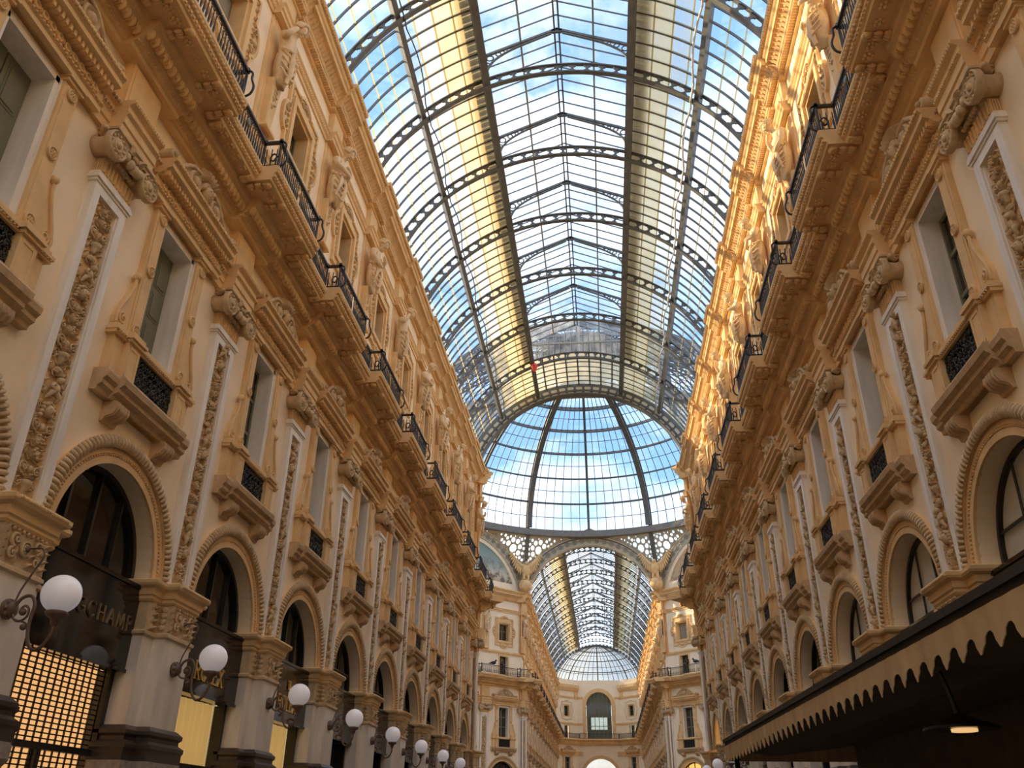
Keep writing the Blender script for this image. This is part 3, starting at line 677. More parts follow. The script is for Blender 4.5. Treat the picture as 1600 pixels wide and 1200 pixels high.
def rect_of(pts, W, z0, z1):   # push each outline point radially on to the opening rectangle
    out = []; cz = (z0 + z1) / 2; H = (z1 - z0) / 2
    for u, z in pts:
        du, dz = u, z - cz; t = min(W / abs(du) if abs(du) > 1e-6 else 9e9, H / abs(dz) if abs(dz) > 1e-6 else 9e9); out.append((du * t, cz + dz * t))
    return out
m = MB(); q0, q1 = quatre(0), quatre(-.10)
ringplate(m, q0, q1, U - .02, U + .10)
ringplate(m, quatre(-.10), rect_of(quatre(-.10), .74, 18.48, 20.32), U - .02, U + .045)
rr = lambda W, z0, z1: [(W, z0), (W, z1), (-W, z1), (-W, z0)]
ringplate(m, rr(.90, 18.32, 20.48), rr(.72, 18.5, 20.3), U - .02, U + .11)
M['upper_frame'] = ready(m, 'lobed_surround', 'ochre')
m = MB()
for s in (-1, 1):
    m.spiral((s * 1.22, -U - .05, 19.75), .12, 1.4, .03, s, 0, .05); m.spiral((s * 1.22, -U - .05, 19.10), .12, 1.4, .03, -s, 0, .05)
    for z in (18.25, 18.5, 18.8, 20.0, 20.3, 20.55): m.leaf((s * 1.0, -U - .05, z), PI / 2 - s * .5, .2, .11, .06)
    m.ball((s * 1.3, -U - .07, 19.42), (.07, .06, .10), 6, 5)
    for i in range(7): m.leaf((s * 1.02, -U - .05, 18.7 + .2 * i), 0 if s > 0 else PI, .14, .08, .05)
for cz_, sg in ((20.82, 1), (18.02, -1)):
    for s in (-1, 1): m.spiral((s * .2, -U - .05, cz_), .11, 1.4, .028, s * sg, 0, .05); m.leaf((s * .35, -U - .05, cz_ - .1 * sg), PI / 2 - s * 1.2, .3, .1, .05)
    m.ball((0, -U - .08, cz_ + .06 * sg), (.09, .08, .11), 8, 5)
M['upper_relief'] = ready(m, 'frame_relief', 'carved')
m = MB()
for s in (-1, 1): a_, b_ = sorted((s * .62, s * .73)); m.box(a_, b_, U - .46, U + .02, 18.48, 20.32)
m.box(-.73, .73, U - .46, U + .02, 20.2, 20.32); m.box(-.73, .73, U - .46, U + .05, 18.44, 18.54)
M['upper_jamb'] = ready(m, 'reveal', 'ochre')
m = MB().box(-.035, .035, U - .44, U - .38, 18.54, 20.2)
for s in (-1, 1): a_, b_ = sorted((s * .57, s * .62)); m.box(a_, b_, U - .44, U - .38, 18.54, 20.2)
m.box(-.62, .62, U - .44, U - .38, 19.5, 19.55); m.box(-.62, .62, U - .44, U - .38, 20.14, 20.2); m.box(-.62, .62, U - .44, U - .38, 18.54, 18.62)
M['upper_casement'] = ready(m, 'casement', 'shutter_green')
M['upper_pane'] = ready(MB().box(-.28, .28, U - .43, U - .415, -.40, .40), 'pane', 'dark_pane')
M['upper_curtain'] = ready(MB().box(-.62, .62, U - .43, U - .41, 18.54, 20.2), 'curtain', 'grey_curtain')
M['upper_back'] = ready(MB().box(-.74, .74, U - .56, U - .50, 18.4, 20.35), 'backing', 'shop_black')
M['upper_strip'] = ready(MB().box(-.50, .50, U, U + .06, 17.5, 21.45).box(-.36, .36, U + .06, U + .08, 17.6, 21.4), 'strip_pilaster', 'ochre')
UB = [(U, 21.42), (U + .05, 21.42), (U + .05, 21.54), (U + .10, 21.58), (U + .10, 21.70), (U + .16, 21.76), (U + .16, 21.80), (U, 21.80)]
m = MB().prof(UB, -half, half)
for i in range(50): m.leaf((-half + BAY * (i + .5) / 50, -U - .10, 21.58), PI / 2, .12, .07, .03, 3)
M['upper_band'] = ready(m, 'leaf_band', 'ochre')
m = MB().prof([(d + .22 if d > U else d, z) for d, z in UB], -.55, .55); m.box(-.48, .48, U, U + .20, 21.80, 22.72)
M['upper_block'] = ready(m, 'entablature_block', 'ochre')
UC = [(U - .4, 22.70), (U + .10, 22.70), (U + .12, 22.80), (U + .24, 22.84), (U + .24, 22.92), (U + .30, 22.95), (U + .34, 23.06), (U + .46, 23.22), (U + .60, 23.26), (U + .60, 23.42), (U + .66, 23.46), (U + .70, 23.56), (U + .80, 23.64), (U + .80, 23.74), (U - .4, 23.74)]
def ucorn(u0, u1, push):
    m = MB().prof([(d + push if d > U else d, z) for d, z in UC], u0, u1); n = int((u1 - u0) / .10)
    for i in range(n):
        u = u0 + (u1 - u0) * (i + .5) / n
        m.box(u - .03, u + .03, U + .12 + push, U + .29 + push, 22.78, 22.92)
        m.ball((u, -U - .75 - push, 23.60), (.042, .07, .06), 5, 4)
    n = int((u1 - u0) / .17)
    for i in range(n):
        u = u0 + (u1 - u0) * (i + .5) / n
        m.add([(u - .07, .02 - U - .30 - push, 22.97), (u + .07, .02 - U - .30 - push, 22.97), (u + .06, -U - .42 - push, 23.1), (u - .06, -U - .42 - push, 23.1), (u - .045, -U - .55 - push, 23.2), (u + .045, -U - .55 - push, 23.2), (u, -U - .60 - push, 23.12)], [(0, 1, 2, 3), (3, 2, 5, 4), (4, 5, 6)])
    return m
M['cornice'] = ready(ucorn(-half + .7, half - .7, 0), 'cornice', 'ochre')
M['cornice_block'] = ready(ucorn(-.71, .71, .14), 'cornice_block', 'ochre')

# ---- statue (herm figure) variants ----
def skin(verts, edges, radii, sub=1):
    me = bpy.data.meshes.new('skin_tmp'); me.from_pydata(verts, edges, []); me.update()
    o = bpy.data.objects.new('skin_tmp', me); COL.objects.link(o)
    sk = o.modifiers.new('s', 'SKIN'); sk.use_smooth_shade = True
    for i, r in enumerate(radii):
        me.skin_vertices[0].data[i].radius = r if isinstance(r, tuple) else (r, r)
        me.skin_vertices[0].data[i].use_root = (i == 0)
    sb = o.modifiers.new('b', 'SUBSURF'); sb.levels = sub; sb.render_levels = sub
    dg = bpy.context.evaluated_depsgraph_get(); ev = o.evaluated_get(dg)
    out = bpy.data.meshes.new_from_object(ev)
    vs = [tuple(v.co) for v in out.vertices]; fs = [tuple(p_.vertices) for p_ in out.polygons]
    bpy.data.objects.remove(o); bpy.data.meshes.remove(me); bpy.data.meshes.remove(out)
    return vs, fs
def statue(var):
    b = MB(); d0 = .22
    V = [(0, -d0, 19.95), (0, -d0 - .02, 20.3), (0, -d0 - .05, 20.62), (0, -d0 - .08, 20.86), (0, -d0 - .16, 21.0), (0, -d0 - .30, 21.16)]
    Rr = [(.25, .2), (.24, .19), (.33, .23), (.24, .18), (.10, .10), (.09, .09)]
    Ed = [(0, 1), (1, 2), (2, 3), (3, 4), (4, 5)]
    def arm(s, pts, rs):
        i0 = len(V); V.extend(pts); Rr.extend(rs); Ed.append((3, i0)); Ed.extend((i0 + k, i0 + k + 1) for k in range(len(pts) - 1))
    if var == 0:     # arms folded over the chest
        arm(-1, [(-.36, -d0 - .08, 20.80), (-.46, -d0 - .18, 20.48), (-.12, -d0 - .42, 20.36), (.18, -d0 - .42, 20.42)], [.13, .105, .085, .06])
        arm(1, [(.36, -d0 - .08, 20.80), (.46, -d0 - .18, 20.45), (.12, -d0 - .44, 20.52), (-.16, -d0 - .42, 20.60)], [.13, .105, .085, .06])
    elif var == 1:   # one hand to the head, the other holding the cloth
        arm(-1, [(-.30, -d0 - .06, 20.82), (-.46, -d0 - .20, 20.62), (-.34, -d0 - .34, 20.92), (-.17, -d0 - .34, 21.16)], [.13, .105, .085, .06])
        arm(1, [(.30, -d0 - .06, 20.80), (.38, -d0 - .10, 20.42), (.26, -d0 - .28, 20.15), (.12, -d0 - .32, 20.05)], [.13, .105, .085, .06])
    else:            # arms lowered and joined in front
        arm(-1, [(-.36, -d0 - .08, 20.80), (-.46, -d0 - .14, 20.45), (-.28, -d0 - .36, 20.18), (-.05, -d0 - .42, 20.12)], [.13, .105, .085, .06])
        arm(1, [(.36, -d0 - .08, 20.80), (.48, -d0 - .18, 20.52), (.24, -d0 - .42, 20.60), (.0, -d0 - .42, 20.74)], [.13, .105, .085, .06])
    vs, fs = skin(V, Ed, Rr, 1); b.add(vs, fs, True)
    hc = Vector((0, -d0 - .36, 21.26)); rot = Matrix.Rotation(rad(38), 3, 'X')
    b.ball(hc, (.145, .17, .205), 12, 9, rot)
    for off, r in (((0, -.155, -.03), (.026, .04, .045)), ((.05, -.13, .03), (.03, .02, .016)), ((-.05, -.13, .03), (.03, .02, .016)), ((0, -.14, -.10), (.045, .02, .014)), ((.125, 0, -.01), (.02, .03, .04)), ((-.125, 0, -.01), (.02, .03, .04)), ((0, -.12, -.16), (.05, .04, .04))):
        b.ball(hc + rot @ (Vector(off) * 1.14), r, 6, 4, rot)
    return b
def hair(var):
    h = MB(); d0 = .22; hc = Vector((0, -d0 - .36, 21.26)); rot = Matrix.Rotation(rad(38), 3, 'X')
    for j in range(3):
        for i in range(10):
            t = PI * (i / 9) ; x = .145 * cos(t); zz = .15 * sin(t); y = -.06 + .09 * j
            h.ball(hc + rot @ Vector((x * (1.18 - .05 * j), y, zz * 1.22 + .02)), (.058, .07, .058), 6, 4, rot)
    h.ball(hc + rot @ Vector((0, .10, .04)), (.14, .10, .15), 8, 6, rot)
    if var == 2:
        for i in range(6): h.ball(hc + rot @ Vector(((i - 2.5) * .035, -.10, -.20 - .02 * (i % 2))), (.035, .05, .07), 6, 4, rot)
    return h
def drape(var):
    m = MB(); d0 = .22; n, rows = 28, 9; vs = []
    for j in range(rows):
        t = j / (rows - 1); z = 20.28 - 1.15 * t
        rx = .28 + .06 * sin(PI * min(1, t * 1.5)) - .13 * t; ry = .21 + .05 * sin(PI * t) - .09 * t
        for i in range(n):
            a = 2 * PI * i / n; f = 1 + (.07 + .08 * t) * sin(6 * a + 3.2 * t + var * 1.3) + .05 * sin(11 * a - 4 * t)
            sag = .10 * cos(a - .6 + var) * (1 - t) + .14 * t * sin(2 * a + var)
            vs.append((rx * f * cos(a), -d0 - .03 + ry * f * sin(a), z + sag))
    fs = [(j * n + i, j * n + (i + 1) % n, (j + 1) * n + (i + 1) % n, (j + 1) * n + i) for j in range(rows - 1) for i in range(n)]
    fs.append(tuple(range((rows - 1) * n, rows * n)))
    m.add(vs, fs, True)
    for i in range(9):
        a = -PI + PI * i / 8 if var != 1 else -PI * .9 + PI * .9 * i / 8
        m.ball((.33 * cos(a), -d0 - .03 + .26 * sin(a), 20.26 + .05 * sin(3 * a)), (.08, .07, .055), 6, 4)
    s = 1 if var != 1 else -1
    m.tube([(s * .08, -d0 - .30, 20.22), (s * .12, -d0 - .34, 19.9), (s * .06, -d0 - .30, 19.5), (s * .10, -d0 - .24, 19.1)], [.05, .08, .09, .05], 8)
    for k in range(3): m.tube([(s * .05 - .1 * k * s, -d0 - .28, 20.2), (-s * (.12 + .05 * k), -d0 - .27, 19.9 - .05 * k), (-s * (.22 + .02 * k), -d0 - .18, 19.55 - .1 * k)], [.045, .05, .03], 6)
    for k in range(4): m.tube(smooth([(-.30, -d0 - .12, 20.2 - .22 * k), (-.08, -d0 - .30, 20.02 - .24 * k), (.14, -d0 - .31, 20.02 - .2 * k), (.31, -d0 - .12, 20.15 - .2 * k)], 4), .035, 6)
    return m
def herm():
    m = MB()
    lv = [(.20, .20, 17.5), (.20, .20, 17.62), (.17, .16, 17.66), (.20, .20, 18.3), (.25, .24, 19.25)]
    vs = []
    for a_, dd, z in lv: vs += [(-a_, -U, z), (a_, -U, z), (a_, -U - .06 - dd, z), (-a_, -U - .06 - dd, z)]
    m.add(vs, [(4 * j + k, 4 * j + (k + 1) % 4, 4 * j + 4 + (k + 1) % 4, 4 * j + 4 + k) for j in range(4) for k in range(4)] + [(0, 1, 2, 3)])
    m.box(-.30, .30, U, U + .34, 17.5, 17.58)
    return m
def herm_fruit():
    m = MB()
    for i in range(6):
        z = 18.95 - .13 * i; r = .085 - .007 * i
        for s in (-1, 1): m.ball((s * .05, -U - .27 + .012 * i, z), (r, r * .8, r), 6, 4)
        m.leaf((0, -U - .25, z), PI / 2 + (1 if i % 2 else -1) * .9, .15, .07, .05)
    return m
for i in range(3):
    M['statue%d' % i] = ready(statue(i), 'figure', 'statue_stone'); M['hair%d' % i] = ready(hair(i), 'hair', 'statue_stone'); M['drape%d' % i] = ready(drape(i), 'drapery', 'statue_stone')
M['herm'] = ready(herm(), 'tapered_pedestal', 'ochre'); M['herm_fruit'] = ready(herm_fruit(), 'fruit_garland', 'carved')

# ---- wall lamp ----
m = MB().lathe([(.13, .36), (.14, .40), (.10, .43), (.11, .47), (.05, .50)], (0, 0, 4.10), 'y', 16)
for i in range(8): m.ball((.10 * cos(i * PI / 4), -.42, 4.10 + .10 * sin(i * PI / 4)), .035, 6, 4)
M['lamp_plate'] = ready(m, 'wall_plate', 'bronze')
dz = lambda L: [(0, -d, z) for d, z in L]
m = MB()
m.tube(smooth(dz([(.47, 4.10), (.55, 4.24), (.68, 4.27), (.76, 4.15), (.75, 3.95), (.78, 3.72), (.88, 3.57), (1.0, 3.60), (1.09, 3.75), (1.10, 3.90)])), .024, 7)
m.tube(smooth(dz([(.47, 4.10), (.50, 3.98), (.60, 3.94), (.69, 4.0), (.69, 4.10), (.62, 4.14), (.57, 4.08)])), .018, 6)
m.ball((0, -.615, 4.06), .05, 8, 6); m.ball((0, -.68, 3.86), .045, 8, 6); m.tube(smooth(dz([(.60, 3.94), (.68, 3.92), (.74, 3.88)])), .014, 5)
M['lamp_arm'] = ready(m, 'scroll_arm', 'bronze')
m = MB().tube(smooth(dz([(.46, 4.16), (.50, 4.35), (.62, 4.62), (.70, 4.80), (.66, 4.92), (.52, 4.93), (.40, 4.92)])), .015, 6)
m.ball((0, -.42, 4.92), .05, 8, 5)
M['lamp_stay'] = ready(m, 'stay_rod', 'bronze')
M['lamp_cup'] = ready(MB().lathe([(.02, 3.86), (.05, 3.90), (.06, 3.96), (.13, 4.0), (.15, 4.04), (.13, 4.06)], (0, -1.10, 0), 'z', 14), 'cup', 'bronze')
M['lamp_globe'] = ready(MB().ball((0, -1.10, 4.29), .255, 28, 18), 'globe', 'globe_glass')

# ---- shop / arch infill ----
def half_disc(r, cz, z0, n=24, hw=None):
    hw = hw or r
    return [(hw, z0)] + [(r * cos(PI * i / n), cz + r * sin(PI * i / n)) for i in range(n + 1)] + [(-hw, z0)]
M['arch_pane'] = {}
for nm, mat in (('dark', 'black_glass'), ('pale', 'curtain'), ('warm', 'warm_window')):
    M['arch_pane'][nm] = ready(MB().plate(half_disc(1.6, ZI, 5.42)[::-1], -.42, -.40), 'pane', mat)
m = MB().arcband(0, ZI, 1.50, 1.60, -.42, -.30, 0, PI, 28)
for u in (-.78, 0, .78): h = math.sqrt(1.55 ** 2 - u * u); m.box(u - .03, u + .03, -.40, -.33, 5.42, ZI + h)
m.box(-1.55, 1.55, -.40, -.32, 5.40, 5.50)
M['arch_bars'] = ready(m, 'mullions', 'shop_black')
m = MB().arcband(0, ZI, 1.52, 1.60, -.42, -.32, 0, PI, 28)
for u in (-.55, .45): h = math.sqrt(1.55 ** 2 - u * u); m.tube([(u, .35, 5.4), (u * .8, .35, ZI + h)], .025, 5)
m.box(-1.4, 1.4, -.37, -.34, 6.02, 6.07)
M['arch_cross'] = ready(m, 'mullions', 'shop_black')
m = MB().box(-1.58, 1.58, -.38, -.08, 3.92, 5.40); m.box(-1.58, 1.58, -.08, -.05, 5.35, 5.42); m.box(-1.58, 1.58, -.08, -.05, 3.90, 3.96)
M['fascia'] = ready(m, 'fascia', 'black_glass')
m = MB().box(-1.75, 1.75, -.62, -.58, 0, 7.3).box(-1.60, -1.46, -.49, -.25, 0, 3.92).box(1.46, 1.60, -.49, -.25, 0, 3.92).box(-1.6, 1.6, -.40, -.28, 2.55, 2.65).box(-.06, .06, -.40, -.28, 0, 2.6).box(-1.6, 1.6, -.40, -.28, 0, .35)  # first box: unseen back panel added to seal out light around the display
M['shop_frame'] = ready(m, 'shop_frame', 'shop_black')
def wavy():
    m = MB(); n = 40; vs = []
    for i in range(n + 1):
        u = -1.46 + 2.92 * i / n; d_ = -.47 + .025 * sin(i * 1.7) + .015 * sin(i * .6)
        vs += [(u, -d_, 0), (u, -d_ + .01, 3.92)]
    return m.add(vs, [(2 * i, 2 * i + 2, 2 * i + 3, 2 * i + 1) for i in range(n)], True)
M['shop_pane'] = {k: ready(MB().box(-1.72, 1.72, -.56, -.51, 0, 5.5), 'display', v) for k, v in (('dark', 'dark_pane'), ('blind', 'blind'))}
M['shop_pane']['gold'] = ready(wavy(), 'display', 'shop_gold')
m = MB()
for i in range(16): u = -1.45 + 2.9 * i / 15; m.box(u - .012, u + .012, -.38, -.355, .3, 3.92)
for i in range(46): z = .35 + 3.55 * i / 45; m.box(-1.46, 1.46, -.385, -.37, z - .010, z + .010)
M['roller_grille'] = ready(m, 'roller_grille', 'shop_black')
def letters(text, h, sw, dep, gap, serif=False):
    out = []; G = {'L': (.55, [[(0, 1), (0, 0), (.5, 0)]]), 'O': (.8, ['ring']), 'N': (.7, [[(0, 0), (0, 1)], [(0, 1), (.65, 0)], [(.65, 0), (.65, 1)]]),
         'G': (.78, ['garc', [(.45, .45), (.74, .45), (.74, .12)]]), 'C': (.72, ['carc']), 'H': (.7, [[(0, 0), (0, 1)], [(.65, 0), (.65, 1)], [(0, .5), (.65, .5)]]),
         'A': (.75, [[(0, 0), (.36, 1)], [(.36, 1), (.72, 0)], [(.13, .36), (.6, .36)]]), 'M': (.85, [[(0, 0), (.08, 1)], [(.08, 1), (.42, .1)], [(.42, .1), (.76, 1)], [(.76, 1), (.84, 0)]]),
         'P': (.6, [[(0, 0), (0, 1)], 'pbowl']), 'R': (.65, [[(0, 0), (0, 1)], 'pbowl', [(.25, .47), (.6, 0)]]), 'E': (.55, [[(0, 0), (0, 1)], [(0, 1), (.5, 1)], [(0, .5), (.4, .5)], [(0, 0), (.5, 0)]]),
         'X': (.7, [[(0, 0), (.65, 1)], [(0, 1), (.65, 0)]])}
    wsum = sum(G[ch][0] for ch in text) * h + gap * (len(text) - 1); x = -wsum / 2
    def stroke(p_, q_, m, x):
        a_ = Vector((x + p_[0] * h, 0, p_[1] * h)); b_ = Vector((x + q_[0] * h, 0, q_[1] * h)); t = b_ - a_; L = t.length; t.normalize(); n_ = Vector((-t.z, 0, t.x))
        thick = sw * (1.5 if serif and abs(t.z) > .5 and t.x > -.01 else 1.0)
        m.obox((a_ + b_) / 2, t * (L / 2 + sw * .45), n_ * thick / 2, Vector((0, dep / 2, 0)))
    for ch in text:
        w, st = G[ch]; m = MB(); xs, x = x, -G[ch][0] * h / 2
        for s_ in st:
            if s_ in ('ring', 'garc', 'carc', 'pbowl'):
                if s_ == 'ring': pts_ = [(.38 + .38 * cos(t * PI / 10), .5 + .5 * sin(t * PI / 10)) for t in range(21)]
                elif s_ == 'pbowl': pts_ = [(0, 1), (.28, 1)] + [(.28 + .26 * cos(t * PI / 8), .74 + .26 * sin(t * PI / 8)) for t in range(4, -5, -1)] + [(0, .48)]
                else: pts_ = [(.38 + .38 * cos(rad(t)), .5 + .5 * sin(rad(t))) for t in range(45, 316, 18)]
                if s_ == 'garc': pts_ = [(.38 + .38 * cos(rad(t)), .5 + .5 * sin(rad(t))) for t in range(45, 340, 18)]
            else: pts_ = s_
            for p_, q_ in zip(pts_, pts_[1:]): stroke(p_, q_, m, x)
            if serif and not isinstance(s_, str):
                for p_ in (pts_[0], pts_[-1]):
                    if p_[1] in (0, 1): m.box(x + p_[0] * h - sw * 1.6, x + p_[0] * h + sw * 1.6, -dep / 2, dep / 2, p_[1] * h - sw * .35, p_[1] * h + sw * .35)
        out.append((m, xs + w * h / 2)); x = xs + w * h + gap
    return out
M['word_l'] = [(ready(a_, 'letter', 'bronze_letter'), x_) for a_, x_ in letters('LONGCHAMP', .25, .022, .03, .12)]
M['word_r'] = [(ready(a_, 'letter', 'gold'), x_) for a_, x_ in letters('ROLEX', .34, .034, .03, .07, True)]
m = MB()
for i in range(5):
    a_ = (i - 2) * .20; tip = (sin(a_) * .42, 0, .36 * cos(a_ * .8))
    m.tube([((i - 2) * .05, 0, 0), ((i - 2) * .07, -.005, .12), tip], [.022, .018, .008], 6); m.ball(tip, .026, 8, 6)
m.lathe([(.13, -.03), (.14, 0), (.12, .02)], (0, 0, 0), 'z', 14)
M['crown'] = ready(m, 'crown_emblem', 'gold')

# ================================================================== walls
def wall_mesh(nb, u_ext0=0.0, u_ext1=0.0):
    m = MB(); h = BAY / 2
    for i in range(nb):
        c0 = (i + .5) * BAY
        B = lambda a_, b_, d0, d1, z0, z1: m.box(c0 + a_, c0 + b_, d0, d1, z0, z1)
        B(-h, -RI, -.5, 0, 0, 7.7); B(RI, h, -.5, 0, 0, 7.7)
        n = 24; vs = []
        for k in range(n + 1):
            a_ = PI * k / n; u, z = RI * cos(a_), ZI + RI * sin(a_)
            vs += [(c0 + u, 0, z), (c0 + u, 0, 7.7), (c0 + u, .5, z)]
        fs = []
        for k in range(n): fs += [(3 * k, 3 * k + 1, 3 * k + 4, 3 * k + 3), (3 * k + 2, 3 * k, 3 * k + 3, 3 * k + 5)]
        m.add(vs, fs)
        B(-h, h, -.5, 0, 7.7, 9.25); B(-h, -.70, -.5, 0, 9.25, 12.1); B(.70, h, -.5, 0, 9.25, 12.1); B(-h, h, -.5, 0, 12.1, 14.5)
        B(-h, -.52, -.6, U, 14.5, 17.0); B(.52, h, -.6, U, 14.5, 17.0); B(-h, h, -.6, U, 17.0, 18.5)
        B(-h, -.73, -.6, U, 18.5, 20.3); B(.73, h, -.6, U, 18.5, 20.3); B(-h, h, -.6, U, 20.3, 24.6)
    if u_ext0: m.box(-u_ext0, 0, -.5, 0, 0, 24.6)
    if u_ext1: m.box(nb * BAY, nb * BAY + u_ext1, -.5, 0, 0, 24.6)
    return m
WIN = [0]
CNT = {}
def px(P):
    x, y, z = P[0], P[1], P[2] - 1.6; c = [r_[0] * x + r_[1] * y + r_[2] * z for r_ in ROT]
    return (800 + 1313.6 * c[0] / c[2], 600 + 1313.6 * c[1] / c[2]) if c[2] > .1 else None
def shown(org, th, pts):
    """does the photograph's frame hold any of these wall points (u, d, z), past the end of the near arm too"""
    for u, d, z in pts:
        P = (org[0] + cos(th) * u + sin(th) * d, org[1] + sin(th) * u - cos(th) * d, z); q = px(P)
        if q and 2 < q[0] < 1598 and 2 < q[1] < 1198:
            if P[1] > YE + 1 and not (XC - HW + .5 < P[0] * YE / P[1] < XC + HW - .5): continue
            return True
    return False
def nth(key):
    CNT[key] = CNT.get(key, -1) + 1; return ORD[CNT[key]]
def lower_window(parent, u, style, lod):
    if style == 'shutter':
        obj('shutters', M['shutter'], None, parent, (u, 0, 0))
    else:
        cs = obj('casement', M['casement'], None, parent, (u, 0, 0))
        for s in (-1, 1):
            for z in ((9.78, 10.69, 11.55) if lod == 0 else (10.69,)):
                o = obj('pane', M['pane_lo'], None, cs, (s * .30, 0, z))
                if lod: o.scale = (1, 1, 3.3)
                elif style == 'ajar': o.rotation_euler = (0, 0, s * .10)
    obj('backing', M['window_back'], None, parent, (u, 0, 0)); obj('marble_frame', M['jamb'], None, parent, (u, 0, 0))
    sr = obj('surround', M['surround'], None, parent, (u, 0, 0))
    if lod == 0:
        for s in (-1, 1):
            for z in (9.42, 10.72, 11.93): obj('rosette', M['rosette'], None, sr, (s * .88, 0, z))
    obj('ledge', M['ledge'], None, parent, (u, 0, 0))
    for s in (-1, 1): obj('side_scroll', M['console', s], None, parent, (u, 0, 0)); obj('pedestal', M['pedestal', s], None, parent, (u, 0, 0))
    s = obj('sill', M['sill'], None, parent, (u, 0, 0))
    for q in (-.86, .86): obj('bracket', M['bracket'], None, s, (q, 0, 0))
    g = obj('grille_backing', M['grille_back'], None, parent, (u, 0, 0)); obj('iron_grille', M['grille'], None, g)
    obj('lintel', M['lintel'], None, parent, (u, 0, 0)); obj('pediment', M['pediment'], None, parent, (u, 0, 0))
def upper_window(parent, u, style, lod):
    f = obj('lobed_surround', M['upper_frame'], None, parent, (u, 0, 0)); obj('frame_relief', M['upper_relief'], None, f)
    obj('reveal', M['upper_jamb'], None, parent, (u, 0, 0)); obj('backing', M['upper_back'], None, parent, (u, 0, 0))
    cs = obj('casement', M['upper_casement'], None, parent, (u, 0, 0))
    if style == 'curtain': obj('curtain', M['upper_curtain'], None, parent, (u, -.02, 0))
    elif lod == 0:
        for s in (-1, 1):
            for z, k in ((19.06, 1.05), (19.85, .72)): o = obj('pane', M['upper_pane'], None, cs, (s * .31, 0, z)); o.scale = (1, 1, k)
def mezz_window(parent, u):
    obj('surround', M['mezz_frame'], None, parent, (u, 0, 0)); p_ = obj('pane', M['mezz_pane'], None, parent, (u, 0, 0)); obj('glazing_bar', M['mezz_bar'], None, p_)
def arch_infill(parent, u, kind, shop, bars='bars'):
    obj('pane', M['arch_pane'][kind], None, parent, (u, 0, 0)); obj('mullions', M['arch_' + bars], None, parent, (u, 0, 0))

def soffit(s, items, lod):
    if lod == 0:
        for nm, u_, d_ in items: obj(M[nm].name.split('.')[0], M[nm], None, s, (u_, -d_, 0))

def pilaster_set(w, u, i, lod):
    p_ = obj('pier', M['pier'], None, w, (u, 0, 0))
    for nm in ('pier_base', 'plinth', 'pier_capital', 'impost'): obj(M[nm].name.split('.')[0], M[nm], None, p_)
    q = obj('pilaster', M['pilaster'], None, w, (u, 0, 0))
    obj('panel', M['pilaster_panel'], None, q); obj('carved_relief', M['relief%d' % (i % 3)], None, q); obj('fluted_neck', M['neck'], None, q); obj('scroll_capital', M['ionic'], None, q)
    b = obj('architrave_block', M['architrave_block'], None, w, (u, 0, 0)); obj('frieze_block', M['frieze_block'], None, b)
    obj('egg_moulding', M['bed_block'], None, w, (u, 0, 0))
    s = obj('balcony_slab', M['slab_out'], None, w, (u, 0, 0)); soffit(s, SOF_OUT, lod)
    obj('strip_pilaster', M['upper_strip'], None, w, (u, 0, 0)); obj('entablature_block', M['upper_block'], None, w, (u, 0, 0)); obj('cornice_block', M['cornice_block'], None, w, (u, 0, 0))
def bay_set(w, u, lod):
    a_ = obj('archivolt', M['archivolt'], None, w, (u, 0, 0)); obj('rope_moulding', M['rope'], None, a_)
    b = obj('architrave', M['architrave'], None, w, (u, 0, 0))
    if lod == 0: obj('bead_row', M['bead_row'], None, b)
    obj('egg_moulding', M['bed'], None, w, (u, 0, 0))
    s = obj('balcony_slab', M['slab_in'], None, w, (u, 0, 0)); soffit(s, SOF_IN, lod)
    obj('dado_moulding', M['dado_band'], None, w, (u, 0, 0)); obj('leaf_band', M['upper_band'], None, w, (u, 0, 0)); obj('cornice', M['cornice'], None, w, (u, 0, 0))
def place(name, org, th, u, d=0.0, host=None):
    """empty on a wall run at distance u; a part of the wall when host is given"""
    if host: return empty(name, (u, -d, 0), 0, host)
    return empty(name, (org[0] + cos(th) * u + sin(th) * d, org[1] + sin(th) * u - cos(th) * d, 0), th)
def railing(org, th, u, label, group, med=True, host=None):
    r = place('balcony_railing', org, th, u, 0, host)
    for nm in ('top_rail', 'bottom_rail', 'balusters', ('rail_post', -1), ('rail_post', 1)):
        o = obj(M[nm].name.split('.')[0], M[nm], None, r)
        if nm == 'balusters': o['kind'] = 'stuff'
    if med: obj('medallion', M['medallion'], None, r, (0, -(DIN - .06), zb + .40))
    return r if host else tag(r, label, 'railing', group)
def statue_at(org, th, u, var, label, group, host=None):
    r = place('herm_statue', org, th, u, 0, host)
    f = obj('figure', M['statue%d' % var], None, r)
    if not host: obj('hair', M['hair%d' % var], None, f)
    obj('drapery', M['drape%d' % var], None, r)
    h = obj('tapered_pedestal', M['herm'], None, r)
    if not host: obj('fruit_garland', M['herm_fruit'], None, h)
    return r if host else tag(r, label, 'statue', group)
def lamp_at(org, th, u, label, group):
    r = place('wall_lamp', org, th, u)
    for nm in ('lamp_plate', 'lamp_arm', 'lamp_stay', 'lamp_cup', 'lamp_globe'): obj(M[nm].name.split('.')[0], M[nm], None, r)
    return tag(r, label, 'lamp', group)
def new_window(org, th, u, label, group=None, host=None):
    if host: return empty('window', (u, 0, 0), 0, host)
    WIN[0] += 1
    w = empty('window_%d' % WIN[0], (org[0] + cos(th) * u, org[1] + sin(th) * u, 0), th)
    return tag(w, label, 'window', group, 'structure')

